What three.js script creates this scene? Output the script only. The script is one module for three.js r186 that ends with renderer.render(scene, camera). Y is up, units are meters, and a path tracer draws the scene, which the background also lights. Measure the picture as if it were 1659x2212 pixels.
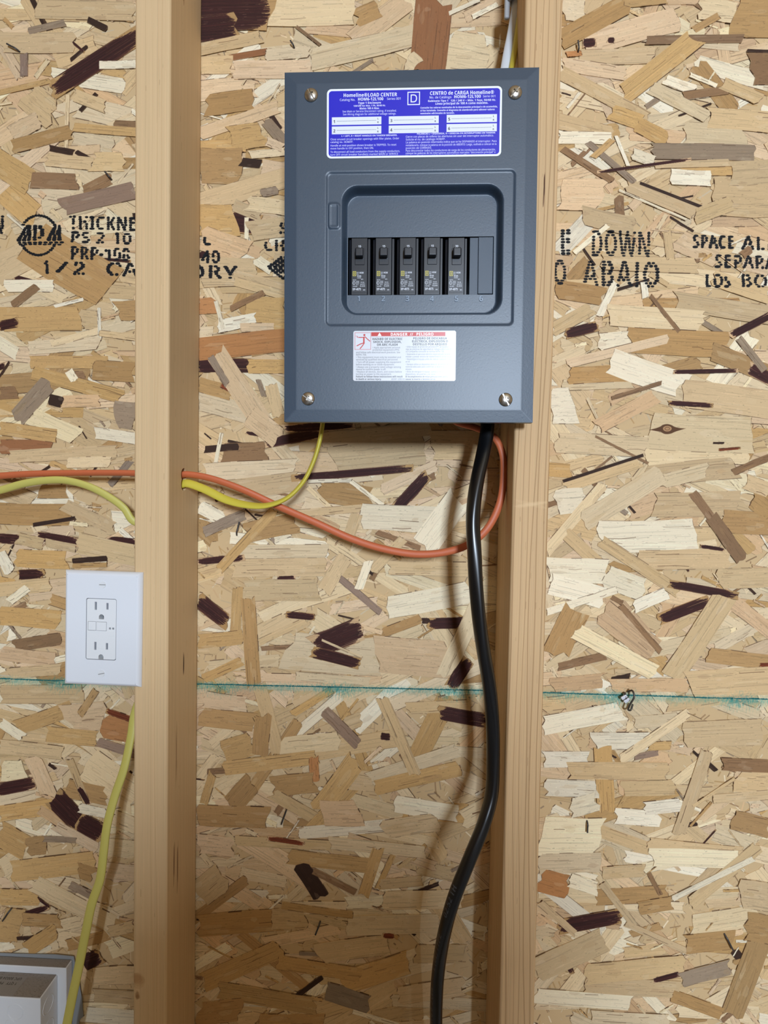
import * as THREE from 'three';
import { mergeGeometries } from 'three/addons/utils/BufferGeometryUtils.js';
import { RoundedBoxGeometry } from 'three/addons/geometries/RoundedBoxGeometry.js';
import { RectAreaLightUniformsLib } from 'three/addons/lights/RectAreaLightUniformsLib.js';
import { Brush, Evaluator, SUBTRACTION } from 'three-bvh-csg';

// ------------------------------------------------------------------ camera, sky, light, exposure
const FW = 1659, FH = 2212, FOCAL = 1183;
const scene = new THREE.Scene();
const camera = new THREE.PerspectiveCamera(2 * Math.atan(FH / 2 / FOCAL) * 180 / Math.PI, FW / FH, 0.02, 30);
camera.position.set(0.292, 1.40, 0.67);
camera.rotation.set(-0.0387, 0.0368, 0.0196, 'YXZ');
camera.updateMatrixWorld(true);

const SKY = new THREE.Color().setRGB(0.62, 0.78, 1.0);
scene.background = SKY;
const WINDOW = { x: 1.155, y: 2.19, z: 4.60, w: 0.52, h: 0.60 };
RectAreaLightUniformsLib.init();
const daylight = new THREE.RectAreaLight(new THREE.Color().setRGB(0.755, 0.89, 1.065), 240, WINDOW.w, WINDOW.h);
daylight.name = 'window_daylight';
daylight.position.set(WINDOW.x, WINDOW.y, WINDOW.z - 0.012);
daylight.lookAt(WINDOW.x, WINDOW.y, 0);
scene.add(daylight);

const renderer = new THREE.WebGLRenderer();
renderer.toneMapping = THREE.LinearToneMapping;
renderer.toneMappingExposure = 0.90;
renderer.shadowMap.enabled = true;

// ------------------------------------------------------------------ helpers
function rng(seed) { let s = seed | 0; return () => { s = (s + 0x6d2b79f5) | 0; let t = Math.imul(s ^ (s >>> 15), 1 | s); t = (t + Math.imul(t ^ (t >>> 7), 61 | t)) ^ t; return ((t ^ (t >>> 14)) >>> 0) / 4294967296; }; }
const V3 = (x, y, z) => new THREE.Vector3(x, y, z);
const CAMQ = camera.quaternion.clone();
// a photograph pixel seen at depth z (metres in front of the sheathing)
function at(px, py, z) {
  const d = V3((px - FW / 2) / FOCAL, -(py - FH / 2) / FOCAL, -1).applyQuaternion(CAMQ);
  return camera.position.clone().addScaledVector(d, (z - camera.position.z) / d.z);
}
const used = new Map();
function numbered(name) { const n = used.get(name) ?? 0; used.set(name, n + 1); return n ? name + '_' + String(n).padStart(3, '0') : name; }
function shade(o) { o.castShadow = true; o.receiveShadow = true; return o; }
function part(name, geometry, material, parent) { const m = shade(new THREE.Mesh(geometry, material)); m.name = name; parent.add(m); return m; }
function thing(name, label, category, pos = [0, 0, 0], group) {
  const g = new THREE.Group(); g.name = numbered(name); g.position.set(...pos); g.userData = { label, category };
  if (group) g.userData.group = group;
  scene.add(g); return g;
}
function solo(name, geometry, material, label, category, group) {
  const m = shade(new THREE.Mesh(geometry, material)); m.name = numbered(name); m.userData = { label, category };
  if (group) m.userData.group = group;
  scene.add(m); return m;
}
function struct(name, geometry, material) { const m = shade(new THREE.Mesh(geometry, material)); m.name = name; m.userData = { kind: 'structure' }; scene.add(m); return m; }
const mat = (r, g, b, roughness = 0.6, extra = {}) => new THREE.MeshPhysicalMaterial({ color: new THREE.Color().setRGB(r, g, b), roughness, ...extra });
function canvas(w, h) { const c = document.createElement('canvas'); c.width = w; c.height = h; return c; }
function ctex(c, srgb = true) { const t = new THREE.CanvasTexture(c); if (srgb) t.colorSpace = THREE.SRGBColorSpace; t.wrapS = t.wrapT = THREE.ClampToEdgeWrapping; return t; }
function box(x0, x1, y0, y1, z0, z1) { const g = new THREE.BoxGeometry(x1 - x0, y1 - y0, z1 - z0); g.translate((x0 + x1) / 2, (y0 + y1) / 2, (z0 + z1) / 2); return g; }
function roundedShape(w, h, r, cx = 0, cy = 0, Kind = THREE.Shape) {
  const s = new Kind(), x = cx - w / 2, y = cy - h / 2;
  s.moveTo(x + r, y); s.lineTo(x + w - r, y); s.absarc(x + w - r, y + r, r, -Math.PI / 2, 0); s.lineTo(x + w, y + h - r); s.absarc(x + w - r, y + h - r, r, 0, Math.PI / 2);
  s.lineTo(x + r, y + h); s.absarc(x + r, y + h - r, r, Math.PI / 2, Math.PI); s.lineTo(x, y + r); s.absarc(x + r, y + r, r, Math.PI, Math.PI * 1.5); return s;
}
// flat slab whose uv runs 0..1 over its width and height
function slab(w, h, r, t, bevel = 0) {
  const g = new THREE.ExtrudeGeometry(roundedShape(w - 2 * bevel, h - 2 * bevel, Math.max(r - bevel, 0.0001)), { depth: t - bevel, bevelEnabled: bevel > 0, bevelSize: bevel, bevelThickness: bevel, bevelSegments: 3, curveSegments: 6 });
  const p = g.attributes.position, uv = g.attributes.uv;
  for (let i = 0; i < p.count; i++) uv.setXY(i, p.getX(i) / w + 0.5, p.getY(i) / h + 0.5);
  return g;
}
// a cable: an oval cross-section swept along points, phi turns the oval about the cable's axis
function cable(points, a, b, phi = () => 0, n = 220, sides = 18, lobe = 0, turns = 0) {
  const curve = new THREE.CatmullRomCurve3(points, false, 'centripetal'), pos = [], uv = [], idx = [], len = curve.getLength();
  for (let i = 0; i <= n; i++) {
    const u = i / n, c = curve.getPointAt(u), t = curve.getTangentAt(u), side = V3(0, 0, 1).cross(t).normalize(), out = t.clone().cross(side).normalize(), f = phi(u);
    for (let k = 0; k <= sides; k++) {
      const q = k / sides * Math.PI * 2, swell = 1 + lobe * Math.cos(3 * (q - turns * u)), x = Math.cos(q) * a * swell, y = Math.sin(q) * b * swell, X = x * Math.cos(f) - y * Math.sin(f), Y = x * Math.sin(f) + y * Math.cos(f);
      const v = c.clone().addScaledVector(side, X).addScaledVector(out, Y); pos.push(v.x, v.y, v.z); uv.push(u * len, 1 - k / sides);
    }
  }
  for (let i = 0; i < n; i++) for (let k = 0; k < sides; k++) { const p = i * (sides + 1) + k, q = p + sides + 1; idx.push(p, p + 1, q, q, p + 1, q + 1); }
  for (const [ring, flip] of [[0, false], [n, true]]) {
    const c = curve.getPointAt(ring / n), ci = pos.length / 3; pos.push(c.x, c.y, c.z); uv.push(0, 0);
    for (let k = 0; k < sides; k++) { const p = ring * (sides + 1) + k; flip ? idx.push(ci, p, p + 1) : idx.push(ci, p + 1, p); }
  }
  const g = new THREE.BufferGeometry(); g.setAttribute('position', new THREE.Float32BufferAttribute(pos, 3)); g.setAttribute('uv', new THREE.Float32BufferAttribute(uv, 2)); g.setIndex(idx); g.computeVertexNormals();
  const N = g.attributes.normal;  // close the seam
  for (let i = 0; i <= n; i++) { const p = i * (sides + 1), q = p + sides; const s = V3(N.getX(p) + N.getX(q), N.getY(p) + N.getY(q), N.getZ(p) + N.getZ(q)).normalize(); N.setXYZ(p, s.x, s.y, s.z); N.setXYZ(q, s.x, s.y, s.z); }
  return g;
}

// ------------------------------------------------------------------ oriented strand board: the strands
const TONE = {
  t: [204, 174, 130], p: [218, 193, 153], w: [234, 218, 187], g: [195, 156, 101], b: [142, 109, 77], k: [56, 28, 25], d: [58, 39, 29], r: [148, 100, 65],
  y: [150, 129, 106], l: [146, 120, 100], o: [186, 130, 80], n: [207, 171, 129], m: [178, 140, 91], s: [215, 184, 145], e: [112, 53, 29], c: [232, 211, 169],
};
// strands that can be told apart in the photograph: ends of the centre line in photograph pixels, width, tone; tone d is dark wood and also shaded gaps painted as strands
const TRACED = [
  [80, 20, 290, 25, 38, 't'], [0, 92, 163, 92, 40, 't'], [62, 68, 140, 50, 14, 'y'], [190, 43, 230, 62, 12, 'd'], [160, 205, 225, 230, 25, 't'], [52, 115, 52, 165, 16, 'l'], [77, 168, 105, 130, 10, 'p'],
  [122, 190, 300, 76, 33, 'k'], [215, 141, 295, 139, 16, 'w'], [60, 205, 115, 250, 58, 't'], [0, 200, 108, 175, 11, 'g'], [147, 205, 143, 330, 8, 'p'], [158, 275, 295, 286, 18, 'g'], [25, 290, 85, 258, 35, 's'], [25, 318, 155, 285, 28, 'm'],
  [108, 320, 160, 330, 12, 'd'], [165, 328, 198, 346, 9, 'd'], [102, 345, 198, 354, 26, 't'], [200, 350, 268, 350, 38, 't'], [-20, 340, 65, 395, 52, 'g'], [68, 390, 168, 393, 32, 'b'], [180, 415, 240, 385, 24, 'b'], [135, 447, 295, 410, 36, 'l'],
  [-10, 590, 70, 545, 60, 't'], [66, 520, 240, 622, 92, 'm'], [12, 618, 115, 618, 25, 'w'], [28, 660, 80, 620, 17, 'b'], [0, 690, 176, 688, 50, 'g'], [0, 704, 38, 697, 17, 'k'], [178, 690, 214, 695, 40, 't'], [118, 662, 180, 647, 7, 'w'],
  [60, 752, 214, 740, 27, 'p'], [110, 743, 213, 715, 14, 'p'], [214, 665, 216, 730, 7, 'w'], [215, 720, 295, 730, 13, 't'], [252, 672, 295, 670, 40, 'm'], [65, 783, 235, 783, 26, 'g'], [200, 800, 290, 805, 40, 'm'], [70, 805, 262, 857, 28, 'g'],
  [148, 800, 162, 822, 18, 'w'], [0, 850, 38, 848, 25, 'b'], [105, 862, 136, 870, 22, 'd'], [135, 868, 215, 866, 25, 'n'], [65, 898, 166, 942, 38, 'c'], [36, 905, 105, 828, 38, 'y'], [250, 895, 295, 900, 55, 'y'], [205, 935, 295, 948, 24, 'w'],
  [0, 965, 112, 965, 30, 'r'], [0, 925, 125, 942, 28, 'g'], [20, 987, 250, 975, 26, 't'], [145, 1000, 238, 998, 22, 'p'], [-10, 1050, 70, 1085, 40, 't'],
  [87, 1062, 145, 1062, 28, 'm'], [-12, 1108, 156, 1112, 45, 'm'], [138, 1090, 247, 1142, 27, 't'], [72, 1134, 163, 1119, 8, 'd'], [85, 1158, 168, 1172, 17, 'k'], [0, 1163, 42, 1165, 18, 'k'], [168, 1172, 295, 1200, 44, 't'], [40, 1163, 95, 1176, 25, 't'], [100, 1172, 165, 1185, 18, 't'],
  [157, 1212, 232, 1206, 11, 'd'], [157, 1222, 232, 1220, 10, 'm'], [36, 1205, 146, 1210, 38, 'g'], [42, 1242, 92, 1240, 18, 'k'], [0, 1195, 22, 1235, 26, 'w'], [-10, 1275, 110, 1262, 30, 't'], [20, 1300, 60, 1270, 18, 'w'], [0, 1330, 130, 1340, 40, 'g'], [30, 1395, 130, 1380, 26, 'b'], [0, 1410, 120, 1425, 30, 'n'], [20, 1455, 130, 1445, 24, 't'],
  [0, 1500, 180, 1498, 40, 't'], [36, 1572, 152, 1530, 34, 'g'], [2, 1560, 50, 1592, 22, 'w'], [145, 1552, 226, 1545, 60, 's'], [172, 1545, 208, 1490, 16, 'm'], [100, 1585, 212, 1596, 34, 'g'], [225, 1568, 295, 1582, 50, 'o'], [230, 1535, 290, 1556, 12, 'e'], [210, 1602, 295, 1630, 20, 'l'],
  [0, 1612, 136, 1627, 30, 't'], [5, 1665, 52, 1663, 44, 'c'], [190, 1650, 295, 1722, 76, 'p'], [-6, 1706, 74, 1692, 24, 'k'], [70, 1636, 106, 1716, 36, 's'], [140, 1700, 230, 1720, 40, 'm'], [150, 1640, 190, 1740, 16, 't'], [172, 1702, 192, 1736, 10, 'k'],
  [0, 1758, 116, 1742, 35, 'g'], [85, 1748, 165, 1798, 22, 'n'], [118, 1722, 174, 1778, 42, 'k'], [172, 1775, 218, 1800, 38, 'k'], [172, 1744, 228, 1757, 22, 'w'], [240, 1764, 295, 1786, 34, 'p'],
  [0, 1800, 56, 1832, 55, 'g'], [120, 1782, 210, 1832, 25, 's'], [60, 1830, 100, 1825, 40, 'm'], [95, 1812, 165, 1815, 13, 'y'], [25, 1882, 208, 1860, 46, 'g'], [170, 1880, 200, 1890, 34, 'm'], [0, 1937, 82, 1938, 36, 'g'], [230, 1830, 295, 1835, 40, 'p'], [230, 1880, 295, 1885, 36, 's'],
  [75, 1908, 245, 1996, 40, 'p'], [150, 1910, 210, 1940, 18, 'y'], [0, 1998, 44, 2000, 74, 'g'], [50, 1985, 130, 1990, 30, 'm'], [38, 2027, 74, 2025, 8, 'd'], [235, 2012, 288, 2000, 26, 't'], [60, 2050, 120, 2010, 34, 'g'], [178, 2082, 214, 2066, 30, 'k'], [200, 2110, 295, 2105, 40, 't'], [200, 2150, 295, 2155, 30, 't'], [180, 2190, 295, 2198, 34, 'w'],
  // between the studs, above and left of the panel
  [578, 25, 768, 22, 56, 'p'], [425, 24, 578, 20, 72, 'k'], [425, 66, 506, 58, 48, 'k'], [765, 90, 880, 0, 44, 's'], [430, 108, 562, 80, 25, 't'], [505, 152, 672, 150, 36, 's'], [495, 126, 575, 112, 12, 'r'], [575, 120, 668, 112, 22, 'p'], [430, 142, 500, 140, 35, 't'],
  [965, 108, 1055, 122, 78, 'p'], [668, 131, 895, 77, 42, 'p'], [938, 0, 922, 155, 72, 'r'], [880, 130, 900, 150, 40, 'p'], [640, 58, 692, 98, 6, 'b'], [970, 30, 1036, 0, 8, 'w'], [1020, 38, 1075, 10, 10, 'w'], [770, 40, 815, 20, 36, 'm'],
  [448, 228, 547, 215, 42, 'm'], [430, 318, 530, 315, 25, 'g'], [430, 290, 600, 231, 26, 's'], [500, 300, 570, 290, 50, 'g'], [430, 358, 520, 358, 70, 'm'], [575, 262, 618, 312, 22, 'y'], [520, 350, 562, 354, 17, 'd'], [540, 335, 616, 328, 16, 'p'], [575, 305, 612, 320, 18, 's'],
  [430, 440, 622, 383, 40, 't'], [500, 478, 562, 486, 34, 'k'], [430, 475, 506, 476, 62, 'g'], [503, 442, 562, 466, 25, 't'], [533, 470, 532, 526, 9, 'w'], [565, 418, 600, 411, 16, 'y'], [535, 440, 618, 450, 30, 'p'], [540, 500, 618, 490, 40, 't'], [440, 515, 530, 545, 50, 'n'],
  [430, 590, 552, 590, 58, 't'], [508, 608, 618, 640, 18, 't'], [508, 590, 620, 622, 15, 't'], [553, 560, 590, 585, 22, 'w'], [530, 672, 620, 680, 68, 'g'], [497, 668, 571, 632, 12, 'b'], [470, 706, 552, 690, 26, 'w'], [520, 708, 592, 708, 18, 's'], [428, 662, 468, 660, 32, 'o'], [466, 650, 482, 710, 8, 'w'],
  [430, 790, 542, 790, 24, 'k'], [535, 792, 618, 792, 28, 'g'], [430, 755, 618, 735, 46, 'o'], [430, 865, 527, 892, 40, 'p'], [585, 830, 602, 900, 25, 't'], [430, 830, 500, 850, 30, 'm'], [478, 830, 505, 845, 13, 'e'], [468, 765, 574, 925, 44, 's'], [455, 770, 492, 832, 14, 'y'], [558, 820, 570, 856, 10, 'y'],
  // below the panel
  [715, 990, 920, 972, 58, 't'], [690, 952, 930, 925, 30, 't'], [930, 962, 1040, 962, 60, 't'], [480, 980, 578, 975, 42, 'b'], [443, 971, 515, 965, 14, 'd'], [462, 1020, 479, 935, 8, 'w'], [577, 957, 690, 936, 17, 'k'], [620, 926, 760, 918, 14, 'k'], [540, 900, 600, 946, 45, 's'],
  [440, 1020, 640, 1010, 36, 'p'], [480, 1060, 640, 1040, 40, 't'], [643, 1032, 880, 1012, 13, 'k'], [690, 1060, 802, 1077, 46, 'm'], [665, 1040, 760, 1038, 8, 'w'], [758, 1040, 828, 1092, 9, 'w'], [664, 1052, 725, 1108, 10, 'p'], [640, 1110, 780, 1098, 16, 't'], [900, 1108, 1022, 1056, 25, 'p'], [855, 1098, 920, 1030, 20, 'k'],
  [780, 1115, 942, 1122, 52, 'w'], [915, 1182, 992, 1078, 56, 'w'], [815, 1150, 907, 1184, 11, 'b'], [745, 1185, 772, 1108, 24, 't'], [530, 1152, 642, 1130, 42, 'm'], [432, 1095, 482, 1122, 28, 'w'], [440, 1150, 530, 1110, 22, 'y'], [840, 1226, 1012, 1230, 30, 't'], [805, 1234, 872, 1163, 20, 't'],
  [503, 1226, 706, 1224, 40, 't'], [505, 1192, 706, 1190, 28, 'p'], [432, 1213, 522, 1205, 12, 'k'], [474, 1230, 592, 1103, 20, 'g'], [600, 1251, 635, 1249, 10, 'k'], [520, 1277, 692, 1275, 45, 't'], [700, 1277, 746, 1203, 32, 't'], [735, 1250, 822, 1323, 14, 'l'], [775, 1272, 796, 1213, 18, 'w'], [840, 1312, 1022, 1277, 45, 'w'],
  [432, 1298, 488, 1342, 28, 'k'], [508, 1364, 514, 1268, 22, 'g'], [430, 1386, 522, 1376, 30, 'g'], [440, 1466, 522, 1428, 20, 'g'], [560, 1388, 662, 1340, 14, 't'], [535, 1290, 549, 1482, 30, 'm'], [622, 1405, 818, 1420, 78, 'p'], [622, 1328, 677, 1333, 12, 'k'], [815, 1412, 972, 1426, 76, 's'], [930, 1347, 1002, 1345, 20, 'k'], [960, 1460, 1030, 1310, 34, 'p'], [975, 1482, 1011, 1428, 23, 'k'],
  [685, 1394, 778, 1358, 42, 'k'], [680, 1409, 773, 1433, 21, 'k'], [695, 1382, 782, 1420, 5, 'p'], [640, 1460, 800, 1472, 18, 'p'],
  [440, 1510, 530, 1522, 36, 's'], [430, 1547, 548, 1560, 40, 'm'], [560, 1480, 601, 1627, 28, 't'], [632, 1542, 717, 1490, 16, 'g'], [700, 1535, 772, 1607, 24, 'l'], [480, 1626, 546, 1605, 50, 'g'], [562, 1632, 570, 1545, 34, 'm'], [610, 1612, 732, 1600, 38, 'p'], [953, 1540, 1048, 1556, 26, 'k'], [823, 1590, 842, 1592, 13, 'k'], [800, 1682, 988, 1620, 30, 'p'], [810, 1702, 992, 1660, 32, 'g'], [825, 1508, 897, 1672, 25, 't'],
  [482, 1660, 682, 1635, 30, 'g'], [680, 1687, 678, 1635, 20, 'o'], [440, 1737, 460, 1670, 18, 'g'], [500, 1740, 545, 1690, 45, 'm'], [590, 1700, 680, 1690, 44, 'm'], [690, 1747, 767, 1645, 44, 'g'], [430, 1760, 577, 1766, 46, 'm'], [590, 1715, 678, 1766, 26, 't'], [695, 1756, 777, 1756, 55, 'n'], [850, 1735, 990, 1757, 36, 'w'], [830, 1792, 942, 1776, 40, 't'],
  [430, 1822, 502, 1830, 42, 's'], [510, 1815, 717, 1826, 22, 't'], [578, 1810, 658, 1822, 10, 'e'], [625, 1850, 802, 1870, 32, 'g'], [715, 1820, 920, 1841, 26, 'p'], [650, 1870, 692, 1935, 34, 'd'], [675, 1880, 767, 1927, 14, 'b'], [785, 1935, 817, 1833, 24, 'g'], [815, 1920, 849, 1846, 12, 'g'], [430, 1932, 482, 1890, 60, 't'], [820, 1910, 910, 1902, 22, 't'], [830, 1945, 1000, 1940, 40, 'p'],
  [430, 2000, 602, 1986, 48, 'm'], [585, 1985, 662, 1985, 45, 't'], [750, 2000, 952, 1995, 42, 'p'], [610, 1955, 762, 1976, 16, 'g'], [690, 2060, 840, 2040, 44, 't'], [440, 2122, 602, 2050, 42, 'g'], [740, 2122, 882, 2078, 50, 'g'], [600, 2078, 782, 2106, 30, 'g'], [640, 2152, 697, 2110, 10, 'd'], [475, 2138, 682, 2172, 38, 'g'], [705, 2140, 797, 2170, 40, 'y'], [762, 2184, 862, 2214, 10, 'w'], [828, 2020, 852, 2022, 11, 'e'], [900, 2060, 1002, 2060, 40, 't'], [860, 2152, 1002, 2130, 40, 't'], [430, 2190, 520, 2180, 50, 'm'], [560, 2205, 700, 2205, 30, 'm'],
  // right of the right stud
  [1215, 20, 1262, 25, 42, 'p'], [1260, 97, 1462, 43, 46, 's'], [1350, 5, 1442, -4, 22, 'g'], [1212, 87, 1352, 10, 38, 'm'], [1260, 95, 1285, 92, 14, 'k'], [1313, 88, 1326, 88, 9, 'k'], [1250, 126, 1412, 120, 30, 't'], [1224, 118, 1256, 116, 10, 'o'], [1510, 20, 1592, 30, 40, 'p'], [1590, 30, 1670, 32, 86, 'm'], [1497, 66, 1552, 35, 14, 'm'], [1395, 88, 1604, 84, 16, 'b'],
  [1345, 206, 1502, 82, 40, 'g'], [1215, 140, 1350, 160, 26, 's'], [1212, 158, 1396, 256, 27, 't'], [1437, 172, 1502, 196, 20, 'w'], [1475, 208, 1572, 195, 16, 'b'], [1405, 190, 1527, 253, 24, 'p'], [1490, 162, 1547, 186, 9, 'w'], [1625, 150, 1668, 150, 60, 'b'], [1613, 110, 1668, 112, 6, 'd'], [1560, 180, 1640, 215, 24, 't'],
  [1205, 262, 1322, 291, 30, 't'], [1205, 298, 1318, 300, 24, 'w'], [1480, 290, 1607, 300, 46, 'p'], [1530, 255, 1665, 265, 40, 't'], [1320, 243, 1387, 266, 30, 'g'], [1378, 270, 1437, 302, 30, 'g'], [1410, 327, 1630, 331, 30, 'y'], [1415, 357, 1577, 352, 14, 't'], [1540, 425, 1668, 428, 72, 't'], [1575, 375, 1668, 370, 46, 't'], [1450, 382, 1532, 386, 30, 'w'], [1355, 400, 1502, 462, 26, 't'], [1365, 332, 1412, 350, 22, 'w'], [1210, 420, 1300, 422, 60, 's'],
  [1270, 309, 1369, 394, 12, 'y'], [1215, 322, 1322, 391, 13, 'b'], [1280, 341, 1323, 302, 12, 'g'], [1330, 294, 1357, 360, 7, 'w'], [1300, 371, 1482, 346, 5, 'k'], [1382, 396, 1560, 465, 6, 'd'], [1336, 411, 1482, 475, 5, 'w'], [1337, 425, 1340, 472, 18, 'b'],
  [1260, 465, 1372, 490, 36, 't'], [1500, 470, 1580, 440, 30, 't'], [1300, 566, 1506, 574, 30, 't'], [1440, 500, 1448, 560, 16, 't'], [1240, 547, 1312, 488, 10, 'w'], [1200, 625, 1302, 641, 36, 'm'], [1295, 682, 1329, 610, 14, 'w'], [1334, 626, 1403, 604, 6, 'd'], [1390, 610, 1394, 645, 13, 'w'], [1540, 600, 1660, 640, 30, 't'],
  [1460, 650, 1668, 682, 36, 't'], [1310, 680, 1517, 695, 42, 'p'], [1195, 712, 1277, 667, 28, 't'], [1225, 721, 1287, 705, 18, 'k'], [1360, 735, 1577, 745, 50, 'm'], [1295, 740, 1360, 735, 36, 'w'], [1405, 639, 1466, 717, 8, 'b'], [1540, 760, 1668, 812, 36, 'm'], [1620, 796, 1668, 822, 20, 'k'], [1582, 723, 1668, 679, 13, 'k'], [1595, 730, 1650, 800, 14, 'y'], [1225, 786, 1442, 732, 18, 's'],
  [1215, 832, 1367, 826, 22, 'p'], [1230, 812, 1377, 806, 34, 'm'], [1320, 780, 1472, 832, 50, 'w'], [1460, 804, 1586, 801, 7, 'k'], [1188, 878, 1245, 877, 70, 'w'], [1322, 860, 1429, 827, 8, 'b'], [1475, 850, 1668, 876, 55, 't'], [1290, 922, 1417, 856, 30, 'n'], [1395, 974, 1617, 970, 60, 'p'], [1400, 930, 1622, 940, 72, 'p'], [1448, 871, 1534, 876, 8, 'k'], [1200, 956, 1397, 966, 40, 'p'], [1286, 943, 1400, 1001, 5, 'b'], [1539, 957, 1563, 957, 4, 'd'], [1551, 972, 1599, 968, 5, 'e'],
  [1220, 1052, 1382, 998, 24, 't'], [1215, 1040, 1389, 983, 6, 'd'], [1200, 1086, 1272, 1080, 50, 'w'], [1400, 1030, 1590, 1010, 44, 't'], [1180, 1192, 1302, 1048, 22, 'p'], [1430, 1040, 1527, 1015, 28, 'p'], [1415, 1090, 1592, 1086, 48, 't'], [1260, 1127, 1427, 1024, 40, 'p'], [1582, 1021, 1664, 987, 14, 'b'], [1560, 1125, 1664, 1131, 46, 'm'], [1625, 1070, 1668, 1102, 46, 'm'], [1610, 1040, 1664, 1060, 30, 't'],
  [1300, 1160, 1507, 1155, 66, 'w'], [1375, 1210, 1574, 1208, 40, 't'], [1495, 1064, 1546, 1132, 18, 'b'], [1535, 1114, 1602, 1207, 26, 'b'], [1297, 1168, 1467, 1280, 24, 't'], [1223, 1153, 1312, 1237, 26, 't'], [1180, 1230, 1310, 1235, 50, 'w'], [1310, 1245, 1390, 1275, 46, 'w'], [1515, 1180, 1561, 1187, 6, 'k'], [1555, 1250, 1668, 1246, 40, 't'], [1452, 1262, 1586, 1286, 14, 'k'],
  [1185, 1260, 1302, 1292, 44, 'w'], [1300, 1320, 1412, 1407, 52, 'n'], [1180, 1322, 1332, 1274, 15, 'w'], [1200, 1412, 1246, 1318, 55, 'm'], [1340, 1307, 1426, 1407, 12, 'b'], [1370, 1311, 1442, 1280, 26, 'w'], [1430, 1336, 1527, 1299, 20, 'k'], [1450, 1462, 1563, 1292, 46, 't'], [1205, 1441, 1307, 1417, 16, 'b'], [1245, 1364, 1414, 1453, 34, 'c'], [1530, 1415, 1664, 1431, 30, 'm'], [1640, 1436, 1668, 1436, 8, 'e'], [1320, 1481, 1487, 1480, 28, 'n'], [1490, 1480, 1664, 1470, 58, 't'], [1190, 1480, 1300, 1470, 30, 'n'],
  [1175, 1567, 1347, 1534, 40, 'w'], [1280, 1600, 1402, 1600, 36, 'w'], [1370, 1560, 1462, 1552, 26, 'p'], [1480, 1587, 1647, 1581, 54, 't'], [1370, 1636, 1422, 1625, 12, 'l'], [1400, 1612, 1450, 1610, 18, 'g'], [1340, 1641, 1487, 1539, 20, 'p'], [1175, 1640, 1270, 1640, 34, 'w'], [1301, 1612, 1308, 1752, 36, 'g'], [1230, 1664, 1442, 1665, 36, 't'], [1345, 1703, 1457, 1700, 32, 't'], [1590, 1686, 1664, 1690, 46, 't'], [1560, 1650, 1660, 1655, 26, 'b'],
  [1330, 1762, 1424, 1768, 34, 'w'], [1392, 1746, 1472, 1738, 28, 'w'], [1540, 1726, 1664, 1716, 20, 't'], [1465, 1802, 1527, 1622, 26, 't'], [1497, 1741, 1587, 1681, 7, 't'], [1180, 1700, 1290, 1705, 36, 'w'], [1235, 1745, 1290, 1730, 40, 'w'], [1580, 1770, 1660, 1790, 40, 'm'],
  [1165, 1806, 1294, 1808, 82, 'c'], [1165, 1866, 1297, 1862, 42, 'p'], [1400, 1820, 1607, 1841, 22, 't'], [1405, 1851, 1592, 1856, 38, 'c'], [1300, 1886, 1392, 1880, 26, 't'], [1165, 1900, 1227, 1916, 50, 'o'], [1230, 1900, 1290, 1920, 30, 'w'], [1490, 1952, 1637, 1829, 26, 't'], [1452, 1941, 1627, 1854, 12, 'w'], [1213, 2001, 1337, 1978, 28, 'k'], [1300, 1908, 1372, 2002, 15, 't'], [1165, 1948, 1242, 2016, 15, 't'], [1380, 1962, 1452, 1950, 28, 'm'], [1350, 1994, 1502, 2063, 14, 't'],
  [1155, 2097, 1302, 2030, 52, 't'], [1265, 2128, 1467, 2137, 36, 't'], [1265, 2104, 1477, 2085, 44, 't'], [1413, 2117, 1467, 2103, 10, 'k'], [1470, 2117, 1577, 2088, 32, 'y'], [1580, 2192, 1642, 2028, 46, 'm'], [1155, 2150, 1362, 2166, 32, 'w'], [1275, 2196, 1442, 2206, 30, 'p'], [1600, 1930, 1668, 1940, 60, 't'], [1610, 2000, 1668, 2010, 60, 'm'], [1450, 2150, 1560, 2190, 26, 'm'], [1480, 2040, 1580, 2030, 40, 'm'],
];
const Z_TOP = 0.0018;                                  // height of the topmost strand above the board
const BX0 = -0.30, BX1 = 0.83, BY0 = 0.62, BY1 = 2.06;  // the part of the board that is built strand by strand
function outline(L, W, R) {  // outline of one strand about its middle, ragged at its ends
  const pts = [], skew = (R() - 0.5) * W * 0.7, e = Math.min(W * 0.16, 0.004), n = W > 0.012 ? 4 : 2, mid = (R() - 0.5) * W * 0.06;
  for (let i = 0; i <= n; i++) pts.push([-L / 2 + (i / n - 0.5) * skew + (R() - 0.5) * e * 2, W / 2 - i / n * W]);
  pts.push([-L / 6, -W / 2 + mid + (R() - 0.5) * W * 0.05], [L / 5, -W / 2 + mid + (R() - 0.5) * W * 0.05]);
  const skew2 = (R() - 0.5) * W * 0.7;
  for (let i = 0; i <= n; i++) pts.push([L / 2 + (i / n - 0.5) * skew2 + (R() - 0.5) * e * 2, -W / 2 + i / n * W]);
  pts.push([L / 5, W / 2 + mid + (R() - 0.5) * W * 0.05], [-L / 6, W / 2 + mid + (R() - 0.5) * W * 0.05]);
  return pts;
}
const strands = [];
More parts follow.
